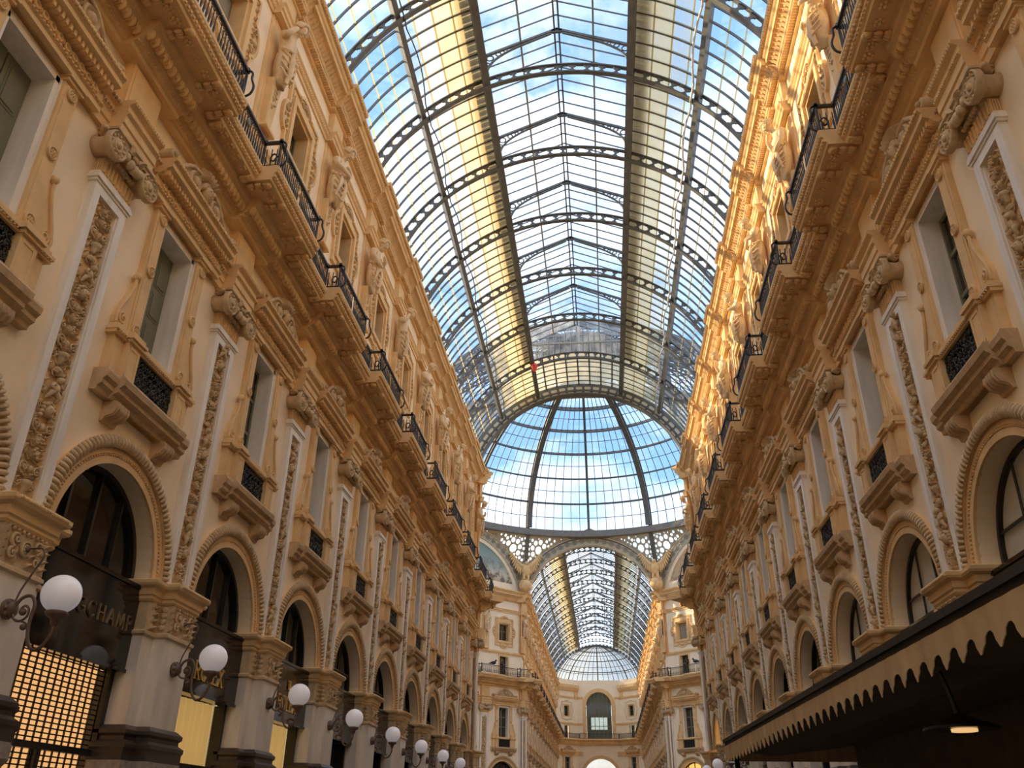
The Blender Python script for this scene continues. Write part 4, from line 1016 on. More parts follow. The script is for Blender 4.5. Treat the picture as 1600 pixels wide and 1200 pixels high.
# ------------------------------------------------------------------ floor
fl = MB().box(-45, 45, 0, 0, 0, 0)
fl = MB(); fl.add([(-60, -40, 0), (60, -40, 0), (60, 240, 0), (-60, 240, 0), (-60, -40, -.3), (60, -40, -.3), (60, 240, -.3), (-60, 240, -.3)],
                  [(0, 1, 2, 3), (7, 6, 5, 4), (0, 4, 5, 1), (1, 5, 6, 2), (2, 6, 7, 3), (3, 7, 4, 0)])
tag(obj('floor', fl, 'floor_stone'), 'pale polished stone floor of the arcade', 'floor', None, 'structure')

NB = KHI - (-1)                       # 10 bays, pilasters -1..9
YS = Y0 - BAY                          # pilaster -1
LEFT = (XC - HW, YS); RIGHT = (XC + HW, YS + NB * BAY)
TL, TR = PI / 2, -PI / 2
lod0 = 0
for side, org, th in (('left', LEFT, TL), ('right', RIGHT, TR)):
    w = obj('wall_' + side, wall_mesh(NB, .2 if side == 'right' else 34.0, 34.0 if side == 'right' else .2), 'plaster', None, (org[0], org[1], 0), th)
    tag(w, 'long ornate cream and ochre arcade wall on the %s of the near arm' % side, 'wall', None, 'structure')
    ks = range(NB + 1) if side == 'left' else range(NB, -1, -1)
    for j in ks:
        u = j * BAY; k = j if side == 'left' else NB - j       # k counts from the camera end
        pilaster_set(w, u, k, 0)
        var = (k * 2 + (side == 'right')) % 3
        if shown(org, th, [(u, .4, 19.4), (u, .6, 21.3), (u, .3, 20.4)]):
            statue_at(org, th, u, var, '%s stone herm statue from the near end, upper %s wall' % (nth('st' + side), side) + (' in golden sun' if side == 'right' else ''), 'herm statues along the upper %s wall' % side)
        else: statue_at(org, th, u, var, '', '', w)
        if side == 'left' and shown(org, th, [(u, 1.1, 4.3)]):
            lamp_at(org, th, u, '%s white globe lamp on a scroll bracket along the left piers, from the near end' % nth('lampleft'), 'globe lamps along the left wall')
        if side == 'right' and k >= 7 and shown(org, th, [(u, 1.1, 4.3), (u, 1.1, 4.5)]):
            lamp_at(org, th, u, '%s white globe lamp beyond the awning on the right piers' % nth('lampright'), 'globe lamps along the right wall')
    for j in (range(NB) if side == 'left' else range(NB - 1, -1, -1)):
        u = (j + .5) * BAY; k = j if side == 'left' else NB - 1 - j
        bay_set(w, u, 0)
        tail = ' of the %s wall, counted from the near end' % side
        vis = shown(org, th, [(u + a_, .2, z) for a_ in (-1.2, 0, 1.2) for z in (8.2, 10.5, 13.2)])
        win = new_window(org, th, u, vis and 'tall window with scrolled pediment, ' + nth('tw' + side) + tail, 'tall windows of the %s wall' % side, None if vis else w)
        lower_window(win, 0, 'shutter' if (side == 'left' and k in (0, 1)) else ('ajar' if k % 2 else 'glass'), 0)
        vis = shown(org, th, [(u + a_, .0, z) for a_ in (-1.1, 0, 1.1) for z in (18.3, 20.6)])
        win = new_window(org, th, u, vis and 'small window in a lobed frame above the balcony, ' + nth('uw' + side) + tail, 'upper windows of the %s wall' % side, None if vis else w)
        upper_window(win, 0, 'curtain' if (k * 7 + (side == 'left')) % 4 == 0 else 'glass', 0 if vis else 1)
        win = new_window(org, th, u, '', None, w); mezz_window(win, 0)
        vis = shown(org, th, [(u + a_, 1.2, z) for a_ in (-2.3, 0, 2.3) for z in (15.0, 15.7)])
        railing(org, th, u, vis and '%s black iron balcony railing from the near end of the %s wall' % (nth('ra' + side), side), 'balcony railings of the %s wall' % side, True, None if vis else w)
        # arched shop openings
        if side == 'left':
            kind, shop = ('dark', 'blind') if k == 1 else ('dark', 'gold') if k in (2, 3) else ('dark', 'dark')
        else:
            kind, shop = ('pale' if k in (1, 2, 3) else 'warm' if k == 9 else 'dark'), 'dark'
        vis = shown(org, th, [(u + a_, 0, z) for a_ in (-1.8, 0, 1.8) for z in (5.8, 7.3)])
        arch = new_window(org, th, u, vis and 'arched fanlight window over a shop front, ' + nth('aw' + side) + tail, 'arched windows of the %s wall' % side, None if vis else w)
        arch_infill(arch, 0, kind, shop, 'cross' if (side == 'right' or k > 3) else 'bars')
        vis = shown(org, th, [(u + a_, -.1, z) for a_ in (-1.5, 0, 1.5) for z in (3.0, 4.0, 5.3)]) and (side == 'left' or k >= 6)
        sf = place('shopfront', org, th, u, 0, None if vis else w)
        desc = {1: 'dark shop front with a backlit roller grille and bronze lettering', 2: 'shop front with crowned gold lettering next to the backlit roller grille shop',
                3: 'second crowned gold-lettered shop front, farther from the roller grille shop'}.get(k) if side == 'left' else None
        if vis: tag(sf, desc or ('dark glazed shop front, %s' % nth('sf' + side) + ' plain one along the %s wall' % side), 'shop front', 'shop fronts of the %s wall' % side)
        fa = obj('fascia', M['fascia'], None, sf); obj('shop_frame', M['shop_frame'], None, sf); obj('display', M['shop_pane'][shop], None, sf)
        if side == 'left' and k == 1:
            obj('roller_grille', M['roller_grille'], None, sf)
            for me_, x_ in M['word_l']: obj('letter', me_, None, fa, (.16 + x_, .065, 4.58))
        if side == 'left' and k in (2, 3):
            for me_, x_ in M['word_r']: obj('letter', me_, None, fa, (x_, .065, 4.22))
            obj('crown_emblem', M['crown'], None, fa, (0, .06, 4.74)).scale = (.6, .6, .6)

# ------------------------------------------------------------------ octagon corner walls
OCT = []; CORNER = {}
for i in range(8):
    ang = rad(45 * i)                      # outward direction of side i (0 = +X)
    n_ = Vector((cos(ang), sin(ang))); t_ = Vector((-sin(ang), cos(ang))); c_ = Vector((XC, YC)) + n_ * RO
    OCT.append((c_, n_, t_))
def corner_wall(i, name, label, windows, word):
    c_, n_, t_ = OCT[i]
    th = math.atan2(-n_.y, -n_.x) + PI / 2      # wall front (-y local) looks to the centre
    uax = Vector((cos(th), sin(th))); org = c_ - uax * (1.5 * BAY); org = (org.x, org.y)
    w = obj(name, wall_mesh(3), 'cream', None, (org[0], org[1], 0), th); tag(w, label, 'wall', None, 'structure'); CORNER[i] = w
    for j in range(4): pilaster_set(w, j * BAY, j, 1)
    for j in range(3): bay_set(w, (j + .5) * BAY, 1)
    if windows:
        for j in range(3):
            u = (j + .5) * BAY; pos = 'on the far corner wall under the %s mosaic lunette' % word
            L = lambda z0, z1, dd=.1: shown(org, th, [(u + a_, dd, z) for a_ in (-1.0, 0, 1.0) for z in (z0, z1)])
            v = L(9, 12); wi = new_window(org, th, u, v and '%s tall pedimented window ' % nth('ctw' + word) + pos, 'tall windows of the corner walls', None if v else w); lower_window(wi, 0, 'glass', 0 if v else 1)
            v = L(18.4, 20.4); wi = new_window(org, th, u, v and '%s lobed upper window ' % nth('cuw' + word) + pos, 'upper windows of the corner walls', None if v else w); upper_window(wi, 0, 'curtain' if word == 'golden' else 'glass', 0 if v else 1)
            v = L(15.5, 17); wi = new_window(org, th, u, v and '%s attic window behind the railing ' % nth('cmw' + word) + pos, 'attic windows of the corner walls', None if v else w); mezz_window(wi, 0)
            v = L(5.9, 7.4); wi = new_window(org, th, u, v and '%s arched window ' % nth('caw' + word) + pos, 'arched windows of the corner walls', None if v else w); arch_infill(wi, 0, 'warm' if word == 'golden' else 'dark', 'dark', 'bars')
            obj('display', M['shop_pane']['dark'], None, wi); obj('fascia', M['fascia'], None, wi)
            v = shown(org, th, [(u + a_, 1.2, 15.3) for a_ in (-2.2, 0, 2.2)])
            railing(org, th, u, v and '%s iron balcony railing ' % nth('cra' + word) + pos, 'railings of the corner walls', False, None if v else w)
            if j < 2:
                v = shown(org, th, [((j + 1) * BAY, .4, z) for z in (19.4, 21.3)])
                statue_at(org, th, (j + 1) * BAY, j % 3, v and '%s herm statue ' % nth('cst' + word) + pos, 'herm statues of the corner walls', None if v else w)
    else:
        for j in range(3):
            u = (j + .5) * BAY
            for nm in ('window_back', 'upper_back', 'mezz_pane'): obj('backing', M[nm], None, w, (u, 0, 0))
            obj('backing', M['arch_pane']['dark'], None, w, (u, 0, 0)); obj('backing', M['shop_pane']['dark'], None, w, (u, 0, 0)); obj('fascia', M['fascia'], None, w, (u, 0, 0))
    return w
corner_wall(3, 'wall_corner_left', 'cream corner wall of the crossing below the blue-green mosaic lunette', True, 'blue-green')
corner_wall(1, 'wall_corner_right', 'cream corner wall of the crossing below the golden mosaic lunette', True, 'golden')
corner_wall(5, 'wall_corner_left_near', 'near corner wall of the crossing beyond the end of the left wall', False, '')
corner_wall(7, 'wall_corner_right_near', 'near corner wall of the crossing beyond the end of the right wall', False, '')
# short plain cross arms, unseen, added to keep sun and sky light out
for s, nm in ((-1, 'left'), (1, 'right')):
    x0 = XC + s * RO
    for y_, a_ in ((YC - HW, 'south'), (YC + HW, 'north')):
        m = MB(); m.add([(0, 0, 0)], [])
        b = MB().box(0, 24, 0, .5, 0, 24.6)
        o = obj('wall_cross_%s_%s' % (nm, a_), b, 'plaster', None, (x0 if s > 0 else x0 - 24, y_ + (.5 if a_ == 'north' else 0), 0))
        tag(o, 'plain unseen light-blocking plaster side wall of the %s cross arm, %s side' % (nm, a_), 'wall', None, 'structure')
    o = obj('wall_cross_%s_end' % nm, MB().box(-.25, .25, -HW - .5, HW + .5, 0, 29.9), 'plaster', None, (x0 + s * 24, YC, 0)); tag(o, 'plain unseen light-blocking end wall of the %s cross arm' % nm, 'wall', None, 'structure')
o = obj('wall_rear', MB().box(-HW - .5, HW + .5, -.25, .25, 0, 24.6), 'plaster', None, (XC, -28, 0)); tag(o, 'plain unseen light-blocking wall closing the near arm behind the viewer', 'wall', None, 'structure')  # added closure: keeps horizon light out where the gallery would continue

# ------------------------------------------------------------------ far arm
FL = (XC - HW, YF); FR = (XC + HW, YF + NF * BAY)
for side, org, th in (('left', FL, TL), ('right', FR, TR)):
    w = obj('wall_%s_far' % side, wall_mesh(NF), 'plaster', None, (org[0], org[1], 0), th)
    tag(w, 'ornate wall on the %s of the far arm beyond the dome' % side, 'wall', None, 'structure')
    for j in range(NF + 1):
        u = j * BAY; k = j if side == 'left' else NF - j
        pilaster_set(w, u, k, 1)
        if k < NF: statue_at(org, th, u, k % 3, '%s herm statue beyond the dome along the far %s wall' % (ORD[k], side), 'herm statues of the far arm')
    for j in range(NF):
        u = (j + .5) * BAY; k = j if side == 'left' else NF - 1 - j
        bay_set(w, u, 1)
        wi = obj('window', M['window_back'], None, w, (u, 0, 0)); lower_window(wi, 0, 'glass', 1)
        wi = obj('window', M['upper_back'], None, w, (u, 0, 0))
        for nm, me in (('lobed_surround', 'upper_frame'), ('reveal', 'upper_jamb')): obj(nm, M[me], None, wi)
        wi = obj('window', M['mezz_pane'], None, w, (u, 0, 0)); obj('surround', M['mezz_frame'], None, wi)
        wi = obj('arched_window', M['arch_pane']['dark'], None, w, (u, 0, 0)); obj('display', M['shop_pane']['dark'], None, wi); obj('fascia', M['fascia'], None, wi)
        railing(org, th, u, '%s iron railing beyond the dome along the far %s wall' % (ORD[k], side), 'railings of the far arm', False)

# ------------------------------------------------------------------ end wall
YEND = YF + NF * BAY
def end_piece(name, p0, p1, centre, label):
    p0, p1 = Vector(p0), Vector(p1); t = p1 - p0; L = t.length; th = math.atan2(t.y, t.x)
    m = MB()
    if centre:
        hw, R_, zc = L / 2, 2.9, 8.9; n = 24
        # lower great arch (open), upper great window
        m.box(0, hw - R_, -.5, 0, 0, 14.2); m.box(hw + R_, L, -.5, 0, 0, 14.2); vs = []
        for k in range(n + 1):
            a_ = PI * k / n; u, z = hw + R_ * cos(a_), zc + R_ * sin(a_); vs += [(u, 0, z), (u, 0, 14.2), (u, .5, z)]
        fs = []
        for k in range(n): fs += [(3 * k, 3 * k + 1, 3 * k + 4, 3 * k + 3), (3 * k + 2, 3 * k, 3 * k + 3, 3 * k + 5)]
        m.add(vs, fs)
        R2, z2 = 2.2, 20.4; m.box(0, hw - R2, -.5, 0, 14.2, z2); m.box(hw + R2, L, -.5, 0, 14.2, z2); vs = []; m.box(0, hw - R2, -.5, 0, z2, 24.6); m.box(hw + R2, L, -.5, 0, z2, 24.6)
        for k in range(n + 1):
            a_ = PI * k / n; u, z = hw + R2 * cos(a_), z2 + R2 * sin(a_); vs += [(u, 0, z), (u, 0, 24.6), (u, .5, z)]
        m.add(vs, fs)
    else:
        c0 = L / 2
        B = lambda a_, b_, z0, z1: m.box(c0 + a_, c0 + b_, -.5, 0, z0, z1)
        B(-c0, c0, 0, 9.2); B(-c0, -.6, 9.2, 12.0); B(.6, c0, 9.2, 12.0); B(-c0, c0, 12.0, 14.9); B(-c0, -.6, 14.9, 17); B(.6, c0, 14.9, 17); B(-c0, c0, 17, 18.4); B(-c0, -.6, 18.4, 20.3); B(.6, c0, 18.4, 20.3); B(-c0, c0, 20.3, 24.6)
    w = obj(name, m, 'cream', None, (p0.x, p0.y, 0), th); tag(w, label, 'wall', None, 'structure')
    for z0, z1, d, mt in ((12.2, 12.9, .15, 'ochre'), (13.95, 14.5, .45, 'ochre'), (14.5, 14.91, .9, 'ochre'), (17.1, 17.5, .1, 'ochre'), (21.42, 21.8, .12, 'ochre')) + (((22.7, 23.7, .6, 'ochre'),) if not centre else ()):
        if centre and (z0 in (17.1, 21.42, 12.2)):
            R_ = 2.95 if z0 < 14 else 2.75
            for a_, b_ in ((0, L / 2 - R_), (L / 2 + R_, L)): obj('moulding', MB().prof([(0, z0), (d * .5, z0), (d, z1 - .1), (d, z1), (0, z1)], a_, b_), mt, w)
        else: obj('moulding', MB().prof([(0, z0), (d * .5, z0), (d, (z0 + z1) / 2), (d, z1), (0, z1)], 0, L), mt, w)
    return w, L, th
EP = [(XC - HW, YEND - .1), (XC - 3.75, YEND + 3.2), (XC + 3.75, YEND + 3.2), (XC + HW, YEND - .1)]
wl_, Ll, tl_ = end_piece('wall_end_left', EP[0], EP[1], False, 'angled end wall of the far arm to the left of the great window')
wr_, Lr, tr_ = end_piece('wall_end_right', EP[2], EP[3], False, 'angled end wall of the far arm to the right of the great window')
wc_, Lc, tc_ = end_piece('wall_end', EP[1], EP[2], True, 'end wall of the far arm with a great arched window over an open arch')
for w_, L_, th_, wd in ((wl_, Ll, tl_, 'left'), (wr_, Lr, tr_, 'right')):
    c_ = L_ / 2; og = (w_.location.x, w_.location.y)
    wi = new_window(og, th_, c_, 'narrow pedimented window on the %s angled end wall' % wd, group='windows of the end wall'); lower_window(wi, 0, 'glass', 1)
    wi = new_window(og, th_, c_, 'lobed window on the %s angled end wall' % wd, group='windows of the end wall'); upper_window(wi, 0, 'glass', 1)
    wi = new_window(og, th_, c_, 'attic door window behind the railing on the %s angled end wall' % wd, group='windows of the end wall'); mezz_window(wi, 0)
    for q in (0.25, L_ - .25):
        obj('strip_pilaster', M['upper_strip'], None, w_, (q, 0, 0)); obj('entablature_block', M['upper_block'], None, w_, (q, 0, 0))
    r_ = place('balcony_railing', (w_.location.x, w_.location.y), th_, 0)
    for z_, h_ in ((zb + .06, .04), (zt - .06, .07)): obj('rail', MB().box(0, L_, .76, .84, z_, z_ + h_), 'iron', r_)
    m = MB()
    for i in range(int(L_ / .14)): m.box(.14 * i, .14 * i + .04, .78, .82, zb + .08, zt - .05)
    obj('balusters', m, 'iron', r_); tag(r_, 'iron balcony railing on the %s angled end wall' % wd, 'railing', 'railings of the end wall')
r_ = place('balcony_railing', EP[1], 0, 0)
for z_, h_ in ((zb + .06, .04), (zt - .06, .07)): obj('rail', MB().box(0, Lc, .76, .84, z_, z_ + h_), 'iron', r_)
m = MB()
for i in range(int(Lc / .14)): m.box(.14 * i, .14 * i + .04, .78, .82, zb + .08, zt - .05)
obj('balusters', m, 'iron', r_); tag(r_, 'iron balcony railing in front of the great arched end window', 'railing', 'railings of the end wall')
gw = new_window((XC, EP[1][1]), 0, 0, 'great arched window in the end wall of the far arm')
obj('surround', MB().arcband(0, 20.4, 2.2, 2.85, -.05, .12, 0, PI, 28).box(-2.85, -2.2, -.05, .12, 14.91, 20.4).box(2.2, 2.85, -.05, .12, 14.91, 20.4), 'ochre', gw)
m = MB()
for u in (-1.45, -.72, 0, .72, 1.45): m.box(u - .05, u + .05, -.34, -.26, 14.2, 20.4 + math.sqrt(2.2 ** 2 - u * u))
for z in (16.4, 17.0, 18.5, 20.0, 20.7): hw = 2.2 if z <= 20.4 else math.sqrt(2.2 ** 2 - (z - 20.4) ** 2); m.box(-hw, hw, -.34, -.26, z - .05, z + .05)
obj('glazing_bars', m, 'shutter_green', gw)
m_p = {}
for i in range(6):
    for j, (z0, z1) in enumerate(((14.2, 16.4), (16.4, 18.5), (18.5, 20.4), (20.4, 21.5))):
        if j == 3: continue
        key = round(z1 - z0, 2)
        clear = j == 1 and 1 <= i <= 4; key = (key, clear)
        if key not in m_p: m_p[key] = ready(MB().box(-.36, .36, -.01, .01, 0, z1 - z0), 'pane', 'clear_window' if clear else 'green_pane')
        obj('pane', m_p[key], None, gw, (-1.8 + .72 * i, .30, z0))
obj('fan_pane', MB().plate([(2.2 * cos(PI * q / 24), 20.4 + 2.2 * sin(PI * q / 24)) for q in range(25)][::-1], -.31, -.29), 'green_pane', gw)
obj('arch_surround', MB().arcband(0, 8.9, 2.9, 3.45, -.05, .14, 0, PI, 28), 'ochre', wc_, (Lc / 2, 0, 0))
ob = MB().box(-22, 22, -3, 0, 0, 24)
for i in range(7):
    for j in range(5): ob.box(-18 + 6 * i - 1, -18 + 6 * i + 1, 0, .12, 2 + 4.4 * j, 4.8 + 4.4 * j)
bd = obj('distant_building', ob, 'cream', None, (XC, YEND + 52, 0)); tag(bd, 'pale building seen through the open arch of the far end', 'building')

# ================================================================== glass vaults
def vp(R_, ph, y): return (R_ * sin(ph), y, VZ + R_ * cos(ph))
def arcbox(m, r0, r1, y0, y1, p0, p1, n=24):
    vs = []
    for i in range(n + 1):
        ph = p0 + (p1 - p0) * i / n; vs += [vp(r0, ph, y0), vp(r1, ph, y0), vp(r1, ph, y1), vp(r0, ph, y1)]
    fs = [(4 * i + k, 4 * i + (k + 1) % 4, 4 * i + 4 + (k + 1) % 4, 4 * i + 4 + k) for i in range(n) for k in range(4)] + [(3, 2, 1, 0), (4 * n, 4 * n + 1, 4 * n + 2, 4 * n + 3)]
    m.add(vs, fs)
PM = rad(71.5); D22, D44 = rad(22), rad(44)
m = MB(); arcbox(m, 7.90, 7.97, -.10, .10, -PM, PM, 56); arcbox(m, 8.36, 8.42, -.08, .08, -PM, PM, 56)
cell = rad(4.4)
i = -16
while i <= 16:
    ph = i * cell
    sp = [(-.20, 7.96), (-.13, 8.02), (-.14, 8.06), (-.07, 8.09), (-.05, 8.16), (-.07, 8.23), (-.14, 8.26), (-.13, 8.30), (-.20, 8.37)]
    poly = sp + [(-a_, b_) for a_, b_ in sp[::-1]]
    n = len(poly); vs = [vp(r_, ph + a_ / 8.16, y_) for y_ in (-.03, .03) for a_, r_ in poly]
    m.add(vs, [tuple(range(n))[::-1], tuple(range(n, 2 * n))] + [(k, (k + 1) % n, (k + 1) % n + n, k + n) for k in range(n)])
    i += 1
M['rib'] = ready(m, 'rib', 'roof_iron')
m = MB(); arcbox(m, 8.40, 8.50, -.022, .022, D22, PM, 28); M['bar'] = ready(m, 'glazing_bar', 'roof_iron')
m = MB(); arcbox(m, 8.40, 8.50, -.022, .022, -D22, D22, 16); M['bar_crown'] = ready(m, 'glazing_bar', 'roof_iron')
def along(m, R_, ph, w, h, y0, y1):     # beam along the arm
    c = Vector(vp(R_, ph, (y0 + y1) / 2)); t = Vector((cos(ph), 0, -sin(ph))); n = Vector((sin(ph), 0, cos(ph)))
    m.obox(c, t * w / 2, n * h / 2, Vector((0, (y1 - y0) / 2, 0)))
ROWS = [(22 + 5.5 * i, 27.5 + 5.5 * i) for i in range(8)] + [(66, 71.5)]
CW = BAY / 7
def pane_mesh(p0, p1, mat):
    m = MB(); a_, b_ = rad(p0), rad(p1); y = CW / 2 - .012; vs = []
    for R_ in (8.45, 8.462):
        vs += [vp(R_, a_, -y), vp(R_, b_, -y), vp(R_, b_, y), vp(R_, a_, y)]
    m.add(vs, [(0, 1, 2, 3), (7, 6, 5, 4), (0, 4, 5, 1), (1, 5, 6, 2), (2, 6, 7, 3), (3, 7, 4, 0)])
    return ready(m, 'pane', mat)
def row_mat(i): return 'roof_dusty' if i < 2 else 'roof_semi' if i == 2 else 'roof_hazy' if i == 3 else 'roof_glass'
PANE = {(s, i): pane_mesh(s * r_[0], s * r_[1], row_mat(i)) for s in (-1, 1) for i, r_ in enumerate(ROWS)}
ZE, ZR, LX = 31.15, 32.5, 8.40 * sin(D22)
def lantern_pane(s, j):
    m = MB(); y = CW / 2 - .012; f0, f1 = j / 2, (j + 1) / 2; vs = []
    for dz_ in (0, .012):
        for f, yy in ((f0, -y), (f1, -y), (f1, y), (f0, y)): vs.append((s * LX * (1 - f), yy, ZE + (ZR - ZE) * f + dz_ + .06))
    m.add(vs, [(0, 1, 2, 3), (7, 6, 5, 4), (0, 4, 5, 1), (1, 5, 6, 2), (2, 6, 7, 3), (3, 7, 4, 0)])
    return ready(m, 'pane', 'lantern_glass')
LPANE = {(s, j): lantern_pane(s, j) for s in (-1, 1) for j in (0, 1)}
ZW = VZ + 8.42 * cos(D22)
m = MB()
y = CW / 2 - .012
m.add([(0, -y, ZW), (0, y, ZW), (0, y, ZE), (0, -y, ZE), (.012, -y, ZW), (.012, y, ZW), (.012, y, ZE), (.012, -y, ZE)], [(0, 1, 2, 3), (7, 6, 5, 4), (0, 4, 5, 1), (1, 5, 6, 2), (2, 6, 7, 3), (3, 7, 4, 0)])
M['side_pane'] = ready(m, 'side_pane', 'roof_hazy')
# lantern truss
m = MB()
for s in (-1, 1):
    m.obox((s * LX * .5, 0, (ZE + ZR) / 2), Vector((-s * LX / 2, 0, (ZR - ZE) / 2)) * 1.02, Vector((0, .05, 0)), Vector(((ZR - ZE), 0, s * LX)).normalized() * .06)
    m.obox((s * LX, 0, (ZW + ZE) / 2), (.07, 0, 0), (0, .07, 0), (0, 0, (ZE - ZW) / 2))
    arc = [(s * (LX - .06), 0, ZE - 1.45), (s * (LX - .12), 0, ZE - .95), (s * (LX - .32), 0, ZE - .45), (s * (LX - .70), 0, ZE - .05), (s * (LX - 1.3), 0, ZE + .35), (s * (LX - 2.2), 0, ZE + .78), (s * (LX - 2.9), 0, ZE + 1.1)]
    m.tube(smooth(arc, 4), .055, 5)
    for q, r_ in (((LX - .24, ZE - .16), .15), ((LX - .60, ZE + .06), .11), ((LX - .92, ZE + .22), .08), ((LX - 1.2, ZE + .35), .05), ((LX - .14, ZE - .52), .09), ((LX - .10, ZE - .8), .06)):
        pts_ = [(s * (q[0] + r_ * cos(t * PI / 6)), 0, q[1] + r_ * sin(t * PI / 6)) for t in range(13)]; m.tube(pts_, .035, 4, False)
m.obox((0, 0, ZR - .12), (.22, 0, 0), (0, .05, 0), (0, 0, .09))
M['truss'] = ready(m, 'lantern_truss', 'roof_iron')
m = MB()
for s in (-1, 1): m.obox((s * LX * .5, 0, (ZE + ZR) / 2 + .06), Vector((-s * LX / 2, 0, (ZR - ZE) / 2)), Vector((0, .018, 0)), Vector(((ZR - ZE), 0, s * LX)).normalized() * .03); m.obox((s * LX, 0, (ZW + ZE) / 2), (.03, 0, 0), (0, .03, 0), (0, 0, (ZE - ZW) / 2))
M['lantern_bar'] = ready(m, 'lantern_bar', 'roof_iron')
def lap_rows(m, y0, y1, crown=False):
    for s in (-1, 1):
        for a_, b_ in ROWS[1:]:
            if a_ not in (44, 66): along(m, 8.44, s * rad(a_), .065, .012, y0, y1)
    return m
def merge_pane(mb, me, y):
    mb.add([(v.co.x, v.co.y + y, v.co.z) for v in me.vertices], [tuple(p_.vertices) for p_ in me.polygons])
def vault(name, label, ybase, kk, solo, closed, ylo, yhi, no_lantern=(), lan0=0):
    """kk: rib indices; ribs at ybase + k*BAY; solo: bays whose panes are single objects"""
    root = empty(name, (XC, 0, 0)); tag(root, label, 'glass roof', None, 'structure')
    bins = {'lantern_glass': MB(), 'roof_semi': MB(), 'roof_dusty': MB(), 'roof_hazy': MB(), 'roof_glass': MB()}
    for k in kk:
        y_ = ybase + k * BAY
        obj('rib', M['rib'], None, root, (0, y_, 0))
        if (k > 0 if lan0 else k not in no_lantern and (k - 1) not in no_lantern): obj('lantern_truss', M['truss'], None, root, (0, y_, 0))
    for k in kk[:-1]:
        y_ = ybase + k * BAY; shut = k in no_lantern
        for c in range(7):
            yc = y_ + (c + .5) * CW
            if c:
                yb = y_ + c * CW
                for s in (-1, 1):
                    o = obj('glazing_bar', M['bar'], None, root, (0, yb, 0))
                    if s < 0: o.rotation_euler = (0, 0, PI)
                if shut: obj('glazing_bar', M['bar_crown'], None, root, (0, yb, 0))
                else: obj('lantern_bar', M['lantern_bar'], None, root, (0, yb, 0))
            items = [(PANE[s, i], row_mat(i)) for s in (-1, 1) for i in range(len(ROWS))]
            if not shut: items += [(LPANE[s, j], 'lantern_glass') for s in (-1, 1) for j in (0, 1)]
            for me, mt in items:
                if k in solo: obj('pane', me, None, root, (0, yc, 0))
                else: merge_pane(bins[mt], me, yc)
            if not shut:
                for s in (-1, 1): bins['roof_hazy'].add([(v.co.x + s * LX, v.co.y + yc, v.co.z) for v in M['side_pane'].vertices], [tuple(p_.vertices) for p_ in M['side_pane'].polygons])
            else:
                m_ = bins['roof_dusty']
                for i in range(8):
                    a_, b_ = rad(-22 + 5.5 * i), rad(-16.5 + 5.5 * i); yy = CW / 2 - .012
                    m_.add([vp(8.45, a_, yc - yy), vp(8.45, b_, yc - yy), vp(8.45, b_, yc + yy), vp(8.45, a_, yc + yy)], [(0, 1, 2, 3)])
        if shut:
            m_ = MB()
            for i in range(1, 8): along(m_, 8.44, rad(-22 + 5.5 * i), .09, .05, y_, y_ + BAY)
            obj('purlin', m_, 'roof_iron', root)
            # glazed gable that closes the lantern
            g = empty('lantern_gable', (0, y_ + (BAY if lan0 else .12), 0), 0, root); m_ = MB()
            for i in range(-8, 9):
                x = LX * i / 8; zt_ = ZR - (ZR - ZE) * abs(i) / 8; m_.box(x - .02, x + .02, -.03, .03, VZ + math.sqrt(8.42 ** 2 - x * x), zt_)
            m_.box(-LX, LX, -.05, .05, ZE - .1, ZE + .02)
            obj('gable_bars', m_, 'roof_iron_light', g)
            for i in range(-8, 8):
                x0, x1 = LX * i / 8 + .02, LX * (i + 1) / 8 - .02; zz = lambda x: ZR - (ZR - ZE) * abs(x) / LX; zl = lambda x: VZ + math.sqrt(8.42 ** 2 - x * x)
                obj('pane', MB().plate([(x0, zl(x0)), (x1, zl(x1)), (x1, zz(x1)), (x0, zz(x0))], -.006, .006), 'lantern_glass', g)
    for mt, mb in bins.items():
        if mb.v:
            o = obj('glass_panes', mb, mt, root); o['kind'] = 'stuff'
    y0, y1 = ybase + kk[0] * BAY, ybase + kk[-1] * BAY
    ylan = y1 if lan0 else ybase + min([k for k in no_lantern] + [kk[-1]]) * BAY; yl0 = y0 + lan0 * BAY
    for s in (-1, 1):
        m_ = MB(); along(m_, 8.26, s * D44, .13, .30, y0, y1); along(m_, 8.06, s * D44, .22, .04, y0, y1); obj('purlin', m_, 'roof_iron', root)
        m_ = MB(); along(m_, 8.20, s * D22, .16, .46, y0, y1); along(m_, 8.00, s * D22, .28, .05, y0, y1); obj('crown_beam', m_, 'roof_iron', root)
        m_ = MB(); along(m_, 8.30, s * rad(66), .10, .22, y0, y1); obj('purlin', m_, 'roof_iron', root)
        m_ = MB(); m_.box(s * LX - .07, s * LX + .07, -ylan, -yl0, ZE - .06, ZE + .08); obj('lantern_eave', m_, 'roof_iron', root)
        m_ = MB(); m_.box(s * LX * .5 - .04, s * LX * .5 + .04, -ylan, -yl0, (ZE + ZR) / 2 - .05, (ZE + ZR) / 2 + .05); obj('lantern_purlin', m_, 'roof_iron_light', root)
        m_ = MB(); m_.box(s * .10 - .035, s * .10 + .035, -ylan, -yl0, ZR - .10, ZR + .04); obj('ridge_beam', m_, 'roof_iron', root)
        m_ = MB()                                   # slatted gutter walk outside the crown beam
        yy = yl0
        while yy < ylan:
            along(m_, 8.62, s * rad(24.2), .62, .03, yy, yy + .30); yy += .352
        o = obj('gutter_walk', m_, 'roof_iron_light', root); o['kind'] = 'stuff'
    o = obj('lap_joints', lap_rows(MB(), y0, y1), 'lap_dust', root); o['kind'] = 'stuff'
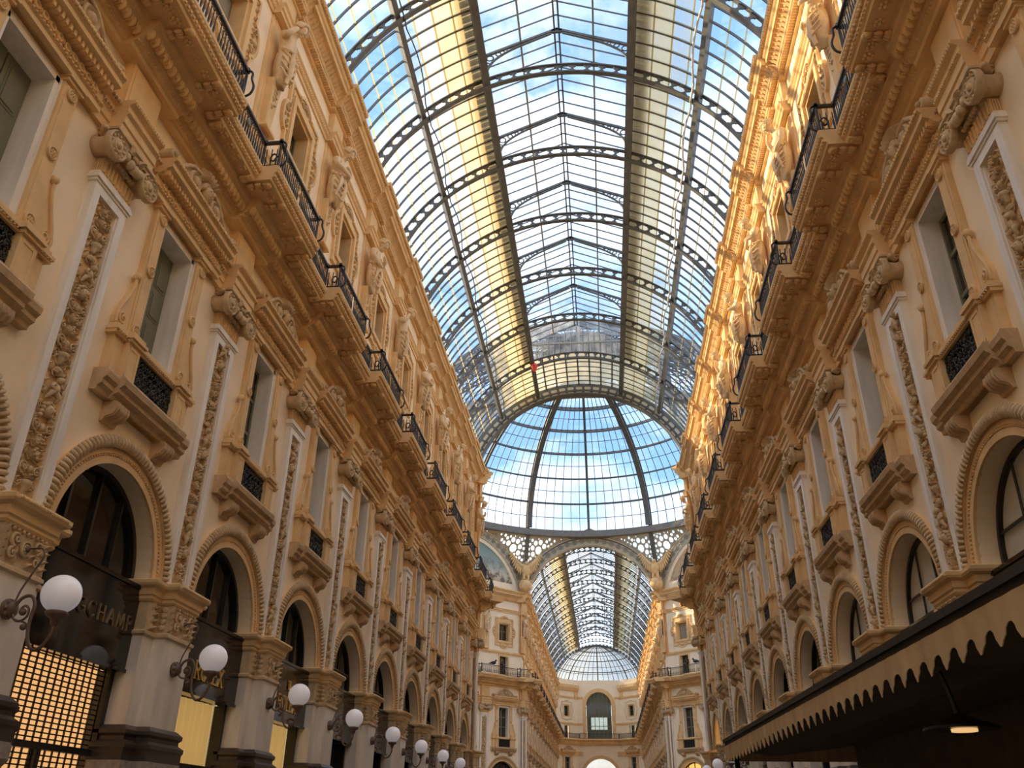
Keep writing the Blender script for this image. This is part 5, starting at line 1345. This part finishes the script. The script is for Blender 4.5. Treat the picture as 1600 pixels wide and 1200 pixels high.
    # sagging service pipes beside the purlins
    for s, mt in ((1, 'pipe_light'), (-1, 'roof_iron')):
        m_ = MB()
        for k in kk[:-1]:
            y_ = ybase + k * BAY
            if y_ < ylo or y_ > yhi: continue
            pts_ = [vp(7.84 if i in (0, 8) else 8.12, s * (D44 - rad(1.0 + 2.3 * sin(PI * i / 8))), y_ + BAY * i / 8) for i in range(9)]
            m_.tube(pts_, .045 if s > 0 else .028, 6)
        obj('service_pipe', m_, mt, root)
    return root
vn = vault('ceiling', 'iron and glass barrel vault with raised lantern over the near arm', Y0, list(range(-7, 10)), (2, 3), True, 5, 55, (8,))
vf = vault('ceiling_far', 'iron and glass barrel vault over the far arm beyond the dome', YF, list(range(0, NF + 1)), (), True, 0, 200, (0,), 1)

# heavy end arch of the near vault (and its twin on the far vault)
def end_arch(root, y_, face):
    m_ = MB(); arcbox(m_, 7.62, 8.50, y_ - .10, y_ + .10, -PM, PM, 60); arcbox(m_, 7.58, 7.66, y_ - .28, y_ + .28, -PM, PM, 60); arcbox(m_, 7.83, 7.88, y_ - .16, y_ + .16, -PM, PM, 60)
    obj('end_arch', m_, 'roof_iron', root)
    p_ = MB()
    for i in range(-16, 17):
        ph = i * rad(4.4)
        poly = [(-.24, 8.08), (-.18, 7.97), (.18, 7.97), (.24, 8.08), (.18, 8.19), (-.18, 8.19)]
        vs = [vp(r_, ph + a_ / 7.95, y_ + face * d_) for d_ in (.10, .125) for a_, r_ in poly]; n = 6
        p_.add(vs, [tuple(range(n)), tuple(range(n, 2 * n))] + [(k, (k + 1) % n, (k + 1) % n + n, k + n) for k in range(n)])
        vs2 = [vp(r_, ph + a_ / 7.5, y_ + face * d_) for d_ in (.10, .12) for a_, r_ in ((-.2, 7.69), (.2, 7.69), (.2, 7.81), (-.2, 7.81))]
        p_.add(vs2, [(0, 1, 2, 3), (7, 6, 5, 4), (0, 4, 5, 1), (1, 5, 6, 2), (2, 6, 7, 3), (3, 7, 4, 0)])
    o = obj('arch_panels', p_, 'band_relief', root)
end_arch(vn, YE - .25, -1)
# half dome closing the far vault
hd = empty('ceiling_apse', (XC, YEND, 0)); tag(hd, 'glass half dome closing the end of the far arm', 'glass roof', None, 'structure')
def hp(R_, az, el): return (R_ * cos(el) * cos(az), R_ * cos(el) * sin(az), VZ + R_ * sin(el))
for i in range(9):
    az = PI * i / 8; m_ = MB(); m_.tube([hp(8.2, az, rad(18 + 72 * j / 12)) for j in range(13)], .11 if i % 2 == 0 else .06, 5); obj('rib', m_, 'roof_iron', hd)
for el in (18, 34, 50, 66):
    m_ = MB(); m_.tube([hp(8.2, PI * i / 24, rad(el)) for i in range(25)], .08, 5); obj('ring', m_, 'roof_iron', hd)
m_ = MB()
for i in range(24):
    az0, az1 = PI * i / 24, PI * (i + 1) / 24
    for j in range(8):
        e0, e1 = rad(18 + 9 * j), rad(27 + 9 * j); m_.add([hp(8.3, az0, e0), hp(8.3, az1, e0), hp(8.3, az1, e1), hp(8.3, az0, e1)], [(0, 1, 2, 3)])
o = obj('glass_panes', m_, 'apse_glass', hd); o['kind'] = 'stuff'
m_ = MB()
for i in range(25):
    m_.tube([hp(8.25, PI * i / 24, rad(18 + 9 * j)) for j in range(9)], .045, 4)
for j in range(8): m_.tube([hp(8.25, PI * i / 24, rad(22.5 + 9 * j)) for i in range(25)], .04, 4)
o = obj('glazing_bars', m_, 'roof_iron', hd); o['kind'] = 'stuff'
# vault of the cross arms
for s, nm in ((-1, 'left'), (1, 'right')):
    r_ = empty('ceiling_cross_' + nm, (XC + s * RO + (0 if s > 0 else -24), YC, 0), -PI / 2); tag(r_, 'glass barrel vault over the %s cross arm' % nm, 'glass roof', None, 'structure')
    for k in range(6): obj('rib', M['rib'], None, r_, (0, k * 4.8, 0))
    m_ = MB()
    for i in range(26):
        a_, b_ = rad(-71.5 + 5.5 * i), rad(-66 + 5.5 * i); m_.add([vp(8.45, a_, 0), vp(8.45, b_, 0), vp(8.45, b_, 24), vp(8.45, a_, 24)], [(0, 1, 2, 3)])
    obj('glass_panes', m_, 'roof_hazy', r_)['kind'] = 'stuff'

# ================================================================== dome
ZD, RD, HD = 30.5, 17.5, 12.5
dome = empty('ceiling_dome', (XC, YC, 0)); tag(dome, 'great glass dome with radiating iron ribs over the crossing', 'glass dome', None, 'structure')
def dp(az, el, dr=0.0):
    return ((RD + dr) * cos(el) * cos(az), (RD + dr) * cos(el) * sin(az), ZD + (HD + dr) * sin(el))
RING = [0, 13.8, 26.2, 38.2, 49.4, 60.5, 75.0]
for i in range(16):
    az = 2 * PI * i / 16 + PI / 8 * 0 + PI / 16 * 0
    main = i % 2 == 1
    m_ = MB(); els = [rad(78 * j / 26) for j in range(27)]
    t = Vector((-sin(az), cos(az), 0)); wd = .22 if main else .13
    for dr0, dr1, ww in (((-.75, -.62, wd * 1.3), (-.02, .08, wd)) if main else ((-.40, -.30, wd), (-.02, .08, wd))):
        vs = []
        for el in els:
            a_, b_ = Vector(dp(az, el, dr0)), Vector(dp(az, el, dr1)); vs += [tuple(a_ - t * ww), tuple(a_ + t * ww), tuple(b_ + t * ww), tuple(b_ - t * ww)]
        m_.add(vs, [(4 * j + k, 4 * j + (k + 1) % 4, 4 * j + 4 + (k + 1) % 4, 4 * j + 4 + k) for j in range(26) for k in range(4)] + [(3, 2, 1, 0)])
    for j in range(52):
        el = rad(78 * (j + .5) / 52); a_, b_ = Vector(dp(az, el, -.65 if main else -.32)), Vector(dp(az, el, 0)); up = (Vector(dp(az, el + .01)) - Vector(dp(az, el))).normalized()
        m_.obox((a_ + b_) / 2, (b_ - a_) / 2, t * .05, up * (.10 if j % 2 else .05))
    obj('rib', m_, 'roof_iron', dome)
for j, el in enumerate(RING):
    if j == 0: continue
    m_ = MB(); e = rad(el)
    for dr0, dr1, de in ((-.46, -.34, .09), (-.06, .05, .09)):
        vs = []; n = 96
        for i in range(n):
            az = 2 * PI * i / n
            for dr, dd_ in ((dr0, -de), (dr0, de), (dr1, de), (dr1, -de)):
                p_ = dp(az, e, dr); vs.append((p_[0], p_[1], p_[2] + dd_))
        m_.add(vs, [(4 * i + k, 4 * i + (k + 1) % 4, (4 * i + 4) % (4 * n) + (k + 1) % 4, (4 * i + 4) % (4 * n) + k) for i in range(n) for k in range(4)])
    n = 112
    for i in range(n):
        az = 2 * PI * (i + .5) / n; a_, b_ = Vector(dp(az, e, -.40)), Vector(dp(az, e, 0)); t = Vector((-sin(az), cos(az), 0))
        m_.obox((a_ + b_) / 2, (b_ - a_) / 2, t * .07, Vector((0, 0, .05)))
    obj('ring_beam', m_, 'roof_iron', dome)
bins = {'a': MB()}; bars = MB(); solo_n = 0
NC = 7
for i in range(16):
    a0 = 2 * PI * i / 16
    for c in range(NC):
        az0, az1 = a0 + 2 * PI / 16 * c / NC, a0 + 2 * PI / 16 * (c + 1) / NC
        if c: bars.tube([dp(az0, rad(75 * q / 16), .02) for q in range(17)], .04, 4, False)
        for j in range(len(RING) - 1):
            for h_ in (0, 1):
                e0 = rad(RING[j] + (RING[j + 1] - RING[j]) * h_ / 2); e1 = rad(RING[j] + (RING[j + 1] - RING[j]) * (h_ + 1) / 2)
                q = [dp(az0 + .001, e0, .06), dp(az1 - .001, e0, .06), dp(az1 - .001, e1, .06), dp(az0 + .001, e1, .06)]
                if i in (3, 4) and j < 5 or (i in (2, 5) and j < 4):       # the sectors that face the viewer
                    cen = Vector(q[0]); mb = MB(); nn = (Vector(q[1]) - cen).cross(Vector(q[3]) - cen).normalized() * .012
                    vs = [tuple(Vector(p_) - cen) for p_ in q] + [tuple(Vector(p_) - cen + nn) for p_ in q]
                    mb.add(vs, [(0, 1, 2, 3), (7, 6, 5, 4), (0, 4, 5, 1), (1, 5, 6, 2), (2, 6, 7, 3), (3, 7, 4, 0)])
                    obj('pane', mb, 'roof_glass', dome, tuple(cen)); solo_n += 1
                else: bins['a'].add(q, [(0, 1, 2, 3)])
obj('glass_panes', bins['a'], 'roof_glass', dome)['kind'] = 'stuff'
for j in range(len(RING) - 1):
    e = rad((RING[j] + RING[j + 1]) / 2); bars.tube([dp(2 * PI * i / 96, e, .02) for i in range(97)], .04, 4, False)
obj('glazing_bars', bars, 'roof_iron', dome)['kind'] = 'stuff'
m_ = MB(); n = 64; vs = []
for i in range(n):
    az = 2 * PI * i / n
    for r_, z in ((RD - .55, ZD - .75), (RD - .55, ZD - .05), (RD + .35, ZD - .05), (RD + .35, ZD - .75)): vs.append((r_ * cos(az), r_ * sin(az), z))
m_.add(vs, [(4 * i + k, 4 * i + (k + 1) % 4, (4 * i + 4) % (4 * n) + (k + 1) % 4, (4 * i + 4) % (4 * n) + k) for i in range(n) for k in range(4)])
for i in range(240):
    az = 2 * PI * i / 240; m_.ball(((RD - .56) * cos(az), (RD - .56) * sin(az), ZD - .62), .06, 5, 3)
obj('base_ring', m_, 'roof_iron_mid', dome)
m_ = MB(); m_.lathe([(4.6, ZD + HD * .966), (4.6, ZD + HD * .966 + .5), (4.4, ZD + HD * .966 + .5), (4.4, ZD + HD * .966)], (0, 0, 0), 'z', 32); obj('crown_ring', m_, 'roof_iron', dome)

# drum: eight arches with relief bands and pierced spandrels
R1, R2, ZA = 7.05, 8.0, 22.0
def spandrel_point(side, a_, f):
    """f=0 on the arch extrados at angle a_, f=1 on the base ring"""
    c_, n_, t_ = OCT[side]; px = Vector((c_.x - XC, c_.y - YC)) + t_ * (R2 * cos(a_)); p0 = Vector((px.x, px.y, ZA + R2 * sin(a_)))
    az = math.atan2(px.y, px.x); p1 = Vector(((RD - .1) * cos(az), (RD - .1) * sin(az), ZD - .7)); return p0.lerp(p1, f)
AMIN = math.acos(7.30 / R2)
for sd in range(8):
    c_, n_, t_ = OCT[sd]; th = math.atan2(-n_.y, -n_.x) + PI / 2
    g = empty('drum_arch', (c_.x - XC, c_.y - YC, 0), th, dome)
    R1 = 7.64 if sd == 6 else 7.05
    b_ = MB().arcband(0, ZA, R1, R2, -.02 if sd == 6 else -.45, .0, AMIN - .1, PI - AMIN + .1, 40); b_.arcband(0, ZA, R1 - .06, R1 + .07, -.02 if sd == 6 else -.5, .10, rad(12), rad(168), 40); b_.arcband(0, ZA, R2 - .10, R2 + .03, -.02 if sd == 6 else -.4, .10, AMIN, PI - AMIN, 40)
    obj('relief_band', b_, 'band_relief', g)
    r_ = MB()
    for i in range(0 if sd == 6 else 21):
        a_ = AMIN + (PI - 2 * AMIN) * (i + .5) / 21
        u, z = 7.52 * cos(a_), ZA + 7.52 * sin(a_)
        r_.lathe([(.27, 0), (.29, .05), (.21, .07), (.19, .02)], (u, 0, z), 'y', 14); r_.ball((u, -.05, z), (.10, .06, .10), 7, 4)
        for q in range(6): r_.ball((u + .14 * cos(q * PI / 3), -.03, z + .14 * sin(q * PI / 3)), (.045, .04, .045), 5, 3)
        a2 = a_ + (PI - 2 * AMIN) / 42; r_.ball((7.52 * cos(a2), -.02, ZA + 7.52 * sin(a2)), (.09, .05, .09), 6, 4)
    if r_.v: obj('band_rosettes', r_, 'roof_iron_light', g)
    for q in (-1, 1):
        n = 20; a0_ = AMIN - .02 if q > 0 else PI - AMIN + .02; zr = ZD - .72
        # pierced web: outline and round holes triangulated in the (u, z) plane, then bent on to the spandrel surface
        uu = [R2 * cos(AMIN - .02 + (PI / 2 - AMIN + .02) * i / n) for i in range(n + 1)]
        low = [(u_, ZA + math.sqrt(max(0, R2 * R2 - u_ * u_)) + .01) for u_ in uu if ZA + math.sqrt(max(0, R2 * R2 - u_ * u_)) < zr - .04]
        outline = low + [(low[-1][0], zr), (low[0][0], zr)]
        R = random.Random(sd * 2 + (q > 0)); holes = []
        def fits(u_, z_, r_):
            if not (low[-1][0] + r_ + .05 < u_ < low[0][0] - r_ - .06 and z_ + r_ < zr - .08 and math.hypot(u_, z_ - ZA) > R2 + r_ + .10): return False
            return all(math.hypot(u_ - h[0], z_ - h[1]) > r_ + h[2] + .06 for h in holes)
        for ring_r, cnt, rr_ in ((0, 1, .40), (.80, 8, .25), (1.28, 16, .15), (1.66, 20, .14), (2.0, 22, .12)):
            for w in range(cnt):
                an = 2 * PI * (w + .5 * (cnt == 16)) / cnt + .2; u_, z_ = 5.75 + ring_r * cos(an), 28.4 + ring_r * sin(an)
                if fits(u_, z_, rr_): holes.append((u_, z_, rr_))
        for w in range(500):
            u_, z_, r_ = R.uniform(1.0, 7.2), R.uniform(26.5, zr), R.uniform(.06, .16)
            if fits(u_, z_, r_): holes.append((u_, z_, r_))
        vs2 = [Vector(p_) for p_ in outline]; faces = [list(range(len(outline)))]
        for hu, hz, hr in holes:
            k0 = len(vs2); kk_ = 8 if hr > .13 else 6
            vs2 += [Vector((hu + hr * cos(2 * PI * w / kk_), hz + hr * sin(2 * PI * w / kk_))) for w in range(kk_)]; faces.append(list(range(k0, k0 + kk_)))
        dv, de_, df, *_ = mgeo.delaunay_2d_cdt(vs2, [], faces, 1, 1e-5)
        def bend(u_, z_, back=0.0):
            a_ = math.acos(min(.9999, u_ / R2)); za = ZA + R2 * sin(a_); f = (z_ - za) / (zr - za) if zr - za > 1e-4 else 0
            p_ = spandrel_point(sd, a_ if q > 0 else PI - a_, f); rr3 = math.hypot(p_.x, p_.y); p_.x *= (rr3 + back) / rr3; p_.y *= (rr3 + back) / rr3; return tuple(p_)
        keep = []
        for f_ in df:
            c2 = sum((dv[i] for i in f_), Vector((0, 0))) / len(f_)
            if not any(math.hypot(c2.x - hu, c2.y - hz) < hr * .93 for hu, hz, hr in holes): keep.append(tuple(f_))
        web = MB().add([bend(v_.x, v_.y) for v_ in dv], keep)
        o = obj('pierced_spandrel', web, 'spandrel_web', dome)
        gl = MB(); vs = []
        for u_, z_ in low: vs += [bend(u_, z_, .08), bend(u_, zr, .08)]
        gl.add(vs, [(2 * i, 2 * i + 2, 2 * i + 3, 2 * i + 1) for i in range(len(low) - 1)]); obj('spandrel_glazing', gl, 'spandrel_glass', o)
    # corner post below the rib
    az = rad(45 * sd + 22.5); pc = Vector(((RD - .2) * cos(az), (RD - .2) * sin(az), ZD)); pe = Vector((RO / cos(PI / 8) * cos(az) * .97, RO / cos(PI / 8) * sin(az) * .97, 25.4))
    pm_ = MB(); ax = (pe - pc) / 2; tt = Vector((-sin(az), cos(az), 0)); pm_.obox((pc + pe) / 2, ax, tt * .22, ax.cross(tt).normalized() * .14); obj('corner_post', pm_, 'roof_iron', dome)
    az = rad(45 * sd)
# lunettes
for sd, nm, mt, lab in ((3, 'left', 'mosaic_blue', 'blue-green painted mosaic lunette over the far corner wall'), (1, 'right', 'mosaic_gold', 'golden painted mosaic lunette lit by the sun'), (5, 'near_left', 'mosaic_blue', 'mosaic lunette over the near corner beyond the left wall'), (7, 'near_right', 'mosaic_gold', 'mosaic lunette over the near corner beyond the right wall')):
    c_, n_, t_ = OCT[sd]; th = math.atan2(-n_.y, -n_.x) + PI / 2
    l_ = empty('lunette', (1.5 * BAY, 0, 0), 0, CORNER[sd]); l_['label'] = lab
    n = 32; a_s = [rad(8) + (PI - rad(16)) * i / n for i in range(n + 1)]
    pts_ = [(7.0 * cos(a_), ZA + 7.0 * sin(a_)) for a_ in a_s]; obj('painting', MB().plate(pts_[::-1], -.30, -.20), mt, l_)
    obj('border', MB().arcband(0, ZA, 6.62, 7.05, -.25, -.05, rad(8), rad(172), 40), 'cream', l_)

# ================================================================== eagles on the octagon corners
def eagle():
    b = MB()
    b.ball((0, -.1, 2.35), (.42, .40, .72), 12, 9); b.ball((0, -.32, 3.05), (.20, .24, .24), 10, 7)
    b.tube([(0, -.5, 3.08), (0, -.66, 3.02), (0, -.70, 2.90)], [.09, .06, .02], 7)
    for s in (-1, 1): b.tube([(s * .18, -.12, 1.85), (s * .22, -.2, 1.55), (s * .2, -.22, 1.32)], [.18, .12, .08], 8); [b.ball((s * .2 + (q - 1) * .08, -.32, 1.30), (.05, .10, .05), 6, 4) for q in range(3)]
    return b
def wings():
    w = MB()
    for s in (-1, 1):
        w.tube([(s * .3, 0, 2.75), (s * .75, .05, 3.15), (s * 1.15, .08, 3.75), (s * 1.45, .06, 4.25)], [.22, .18, .13, .05], 8)
        for i in range(9):
            t = i / 8; bx, bz = .42 + 1.0 * t, 2.70 + 1.45 * t; an = rad(-78 + 62 * t); ln = 1.0 - .35 * abs(t - .4)
            p0 = Vector((s * bx, .05, bz)); p1 = p0 + Vector((s * cos(an) * .45, .02, sin(an))) * ln
            w.tube([p0, p0.lerp(p1, .6), p1], [.11, .12, .03], 6)
    return w
def tail():
    t = MB()
    for i in range(5): t.tube([((i - 2) * .08, .08, 1.9), ((i - 2) * .16, .12, 1.2)], [.10, .05], 6)
    return t
def shield():
    s = MB().lathe([(.12, 0), (.40, .08), (.62, .5), (.62, .85), (.45, 1.2), (.30, 1.3)], (0, 0, 0), 'z', 16)
    s.ball((0, -.45, .68), (.34, .16, .42), 12, 8); s.ball((0, -.60, .68), (.12, .06, .26), 8, 6)
    for q in (-1, 1): s.spiral((q * .45, -.40, 1.05), .18, 1.4, .06, q, 0, .06); s.spiral((q * .42, -.42, .3), .16, 1.4, .05, -q, 0, .06)
    return s
for nm, fn in (('eagle_body', eagle), ('eagle_wings', wings), ('eagle_tail', tail), ('eagle_shield', shield)): M[nm] = ready(fn(), nm.split('_')[1], 'ochre')
for az, lab in ((112.5, 'stone eagle with spread wings at the corner left of the far vault'), (67.5, 'stone eagle with spread wings at the corner right of the far vault')):
    a_ = rad(az); d_ = RO / cos(PI / 8) - 1.05
    r_ = empty('eagle_statue', (XC + d_ * cos(a_), YC + d_ * sin(a_), 23.72), a_ - PI / 2); r_.scale = (1.12, 1.0, 1.0)
    for nm in ('eagle_body', 'eagle_wings', 'eagle_tail', 'eagle_shield'): obj(nm.split('_')[1], M[nm], None, r_)
    tag(r_, lab, 'statue', 'stone eagles of the crossing')

# ================================================================== cafe awning along the right wall
P0, P1 = Vector((3.40, 2.0, 0)), Vector((2.80, 21.6, 0)); ax = (P1 - P0); LA = ax.length; tha = math.atan2(ax.y, ax.x)
aw = empty('cafe_awning', (P0.x, P0.y, 0), tha); tag(aw, 'dark cafe awning with a beige toothed valance along the right wall', 'awning')
# local: x along the edge, -y into the wall side (to the right), z up  (d grows toward the wall)
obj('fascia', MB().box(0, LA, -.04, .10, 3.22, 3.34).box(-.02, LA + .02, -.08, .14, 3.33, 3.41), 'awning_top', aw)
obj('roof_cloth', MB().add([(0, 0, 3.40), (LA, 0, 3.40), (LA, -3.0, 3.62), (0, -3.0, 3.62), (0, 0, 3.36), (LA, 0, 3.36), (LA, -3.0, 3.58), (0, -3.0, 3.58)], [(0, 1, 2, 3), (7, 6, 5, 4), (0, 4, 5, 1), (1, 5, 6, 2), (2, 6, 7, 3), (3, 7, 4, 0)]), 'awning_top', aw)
def valance(L, z0, z1, pitch):
    pts_ = [(0, z1), (0, z0)]; n = int(L / pitch); p_ = L / n
    for i in range(n):
        x = i * p_
        pts_ += [(x + .015, z0), (x + p_ * .14, z0 + .04), (x + p_ * .25, z0 + .075), (x + p_ * .30, z0 + .125), (x + p_ * .40, z0 + .155), (x + p_ * .5, z0 + .165), (x + p_ * .60, z0 + .155), (x + p_ * .70, z0 + .125), (x + p_ * .75, z0 + .075), (x + p_ * .86, z0 + .04), (x + p_ - .015, z0)]
    m = MB(); 
    top = []; vs = []; fs = []
    for (x, z) in pts_[1:] + [(L, z0)]:
        k = len(vs); wv = .012 * sin(x * 17); vs += [(x, wv + .045, z), (x, wv * .3 + .045, z1), (x, wv + .055, z), (x, wv * .3 + .055, z1)]
        if k: fs += [(k - 4, k, k + 1, k - 3), (k - 2, k - 1, k + 3, k + 2), (k - 4, k - 2, k + 2, k)]
    return m.add(vs, fs)
obj('valance', valance(LA, 2.90, 3.26, .37), 'awning_cloth', aw)
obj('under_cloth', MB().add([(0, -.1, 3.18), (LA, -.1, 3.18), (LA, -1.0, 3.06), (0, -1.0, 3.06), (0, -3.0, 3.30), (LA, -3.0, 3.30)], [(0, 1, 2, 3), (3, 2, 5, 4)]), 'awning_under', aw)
obj('end_cloth', MB().box(LA - .04, LA, 0, 3.0, 2.95, 3.4), 'awning_cloth', aw)
m = MB()
for i in range(14):
    u = .15 + .26 * i; m.plate([(u - .11, 2.30), (u + .11, 2.30), (u + .11, 2.44)] + [(u + .11 * cos(PI * q / 8), 2.46 + .12 * sin(PI * q / 8)) for q in range(9)] + [(u - .11, 2.44)], -.01, .01)
o = obj('inner_valance', m, 'curtain', aw, (15.2, 0, 0), -PI / 2)
for q in (.3, LA - .3): obj('post', MB().box(q - .05, q + .05, .1, .2, 0, 3.25), 'awning_top', aw)
o = obj('back_wall', MB().box(0, LA, 2.9, 2.98, 0, 3.3), 'awning_under', aw)
hl = empty('heater_lamp', (3.75, 10.0, 2.54)); tag(hl, 'black disc heater lamp hanging under the cafe awning', 'heater')
obj('shade', MB().lathe([(.05, .16), (.12, .12), (.36, .03), (.38, 0), (.34, .0), (.12, .02)], (0, 0, 0), 'z', 24), 'shop_black', hl)
obj('bulb', MB().lathe([(.13, -.02), (.13, .01), (.02, .01)], (.03, 0, 0), 'z', 18), 'lamp_glow', hl)
obj('hanger', MB().tube([(0, 0, .14), (-.05, 0, .4), (-.12, 0, .68)], .025, 6), 'shop_black', hl)

# ================================================================== pigeons and a lost balloon
def pigeon():
    b = MB(); b.ball((0, 0, .12), (.09, .17, .10), 10, 7); b.ball((0, -.15, .25), (.055, .06, .06), 8, 6); b.tube([(0, -.08, .17), (0, -.14, .24)], [.06, .045], 7)
    b.tube([(0, .1, .12), (0, .30, .08)], [.07, .02], 6); b.tube([(0, -.2, .25), (0, -.235, .24)], [.015, .004], 5)
    for s in (-1, 1): b.tube([(s * .03, 0, .05), (s * .03, -.01, 0)], .01, 4)
    return b
M['pigeon'] = ready(pigeon(), 'pigeon', 'pigeon_grey')
for (sd, u, rz), lab in zip(((3, 2.55, .8), (3, 3.6, 2.0), (1, -3.4, 1.0), (1, -2.4, -1.2)),
        ('dark pigeon on the railing under the blue-green lunette, farther from the far vault', 'dark pigeon on the railing under the blue-green lunette, nearer the far vault', 'dark pigeon on the railing under the golden lunette, nearer the far vault', 'dark pigeon on the railing under the golden lunette, farther from the far vault')):
    c_, n_, t_ = OCT[sd]; th = math.atan2(-n_.y, -n_.x) + PI / 2
    d_ = DOUT - .10; uu = Vector((cos(th), sin(th))); nn = Vector((sin(th), -cos(th)))
    p_ = c_ + uu * u + nn * d_
    o = obj('pigeon', M['pigeon'], None, None, (p_.x, p_.y, zt + .0), th + rz); o.scale = (1.6, 1.6, 1.6); tag(o, lab, 'pigeon', 'pigeons on the balcony railings')
bl = obj('balloon', MB().lathe([(.01, 0), (.05, .05), (.17, .25), (.22, .45), (.17, .62), (.02, .70)], (0, 0, 0), 'z', 14), 'red', None, (-3.80, 49.6, 28.6)); tag(bl, 'small red balloon caught under a roof rib near the dome', 'balloon')
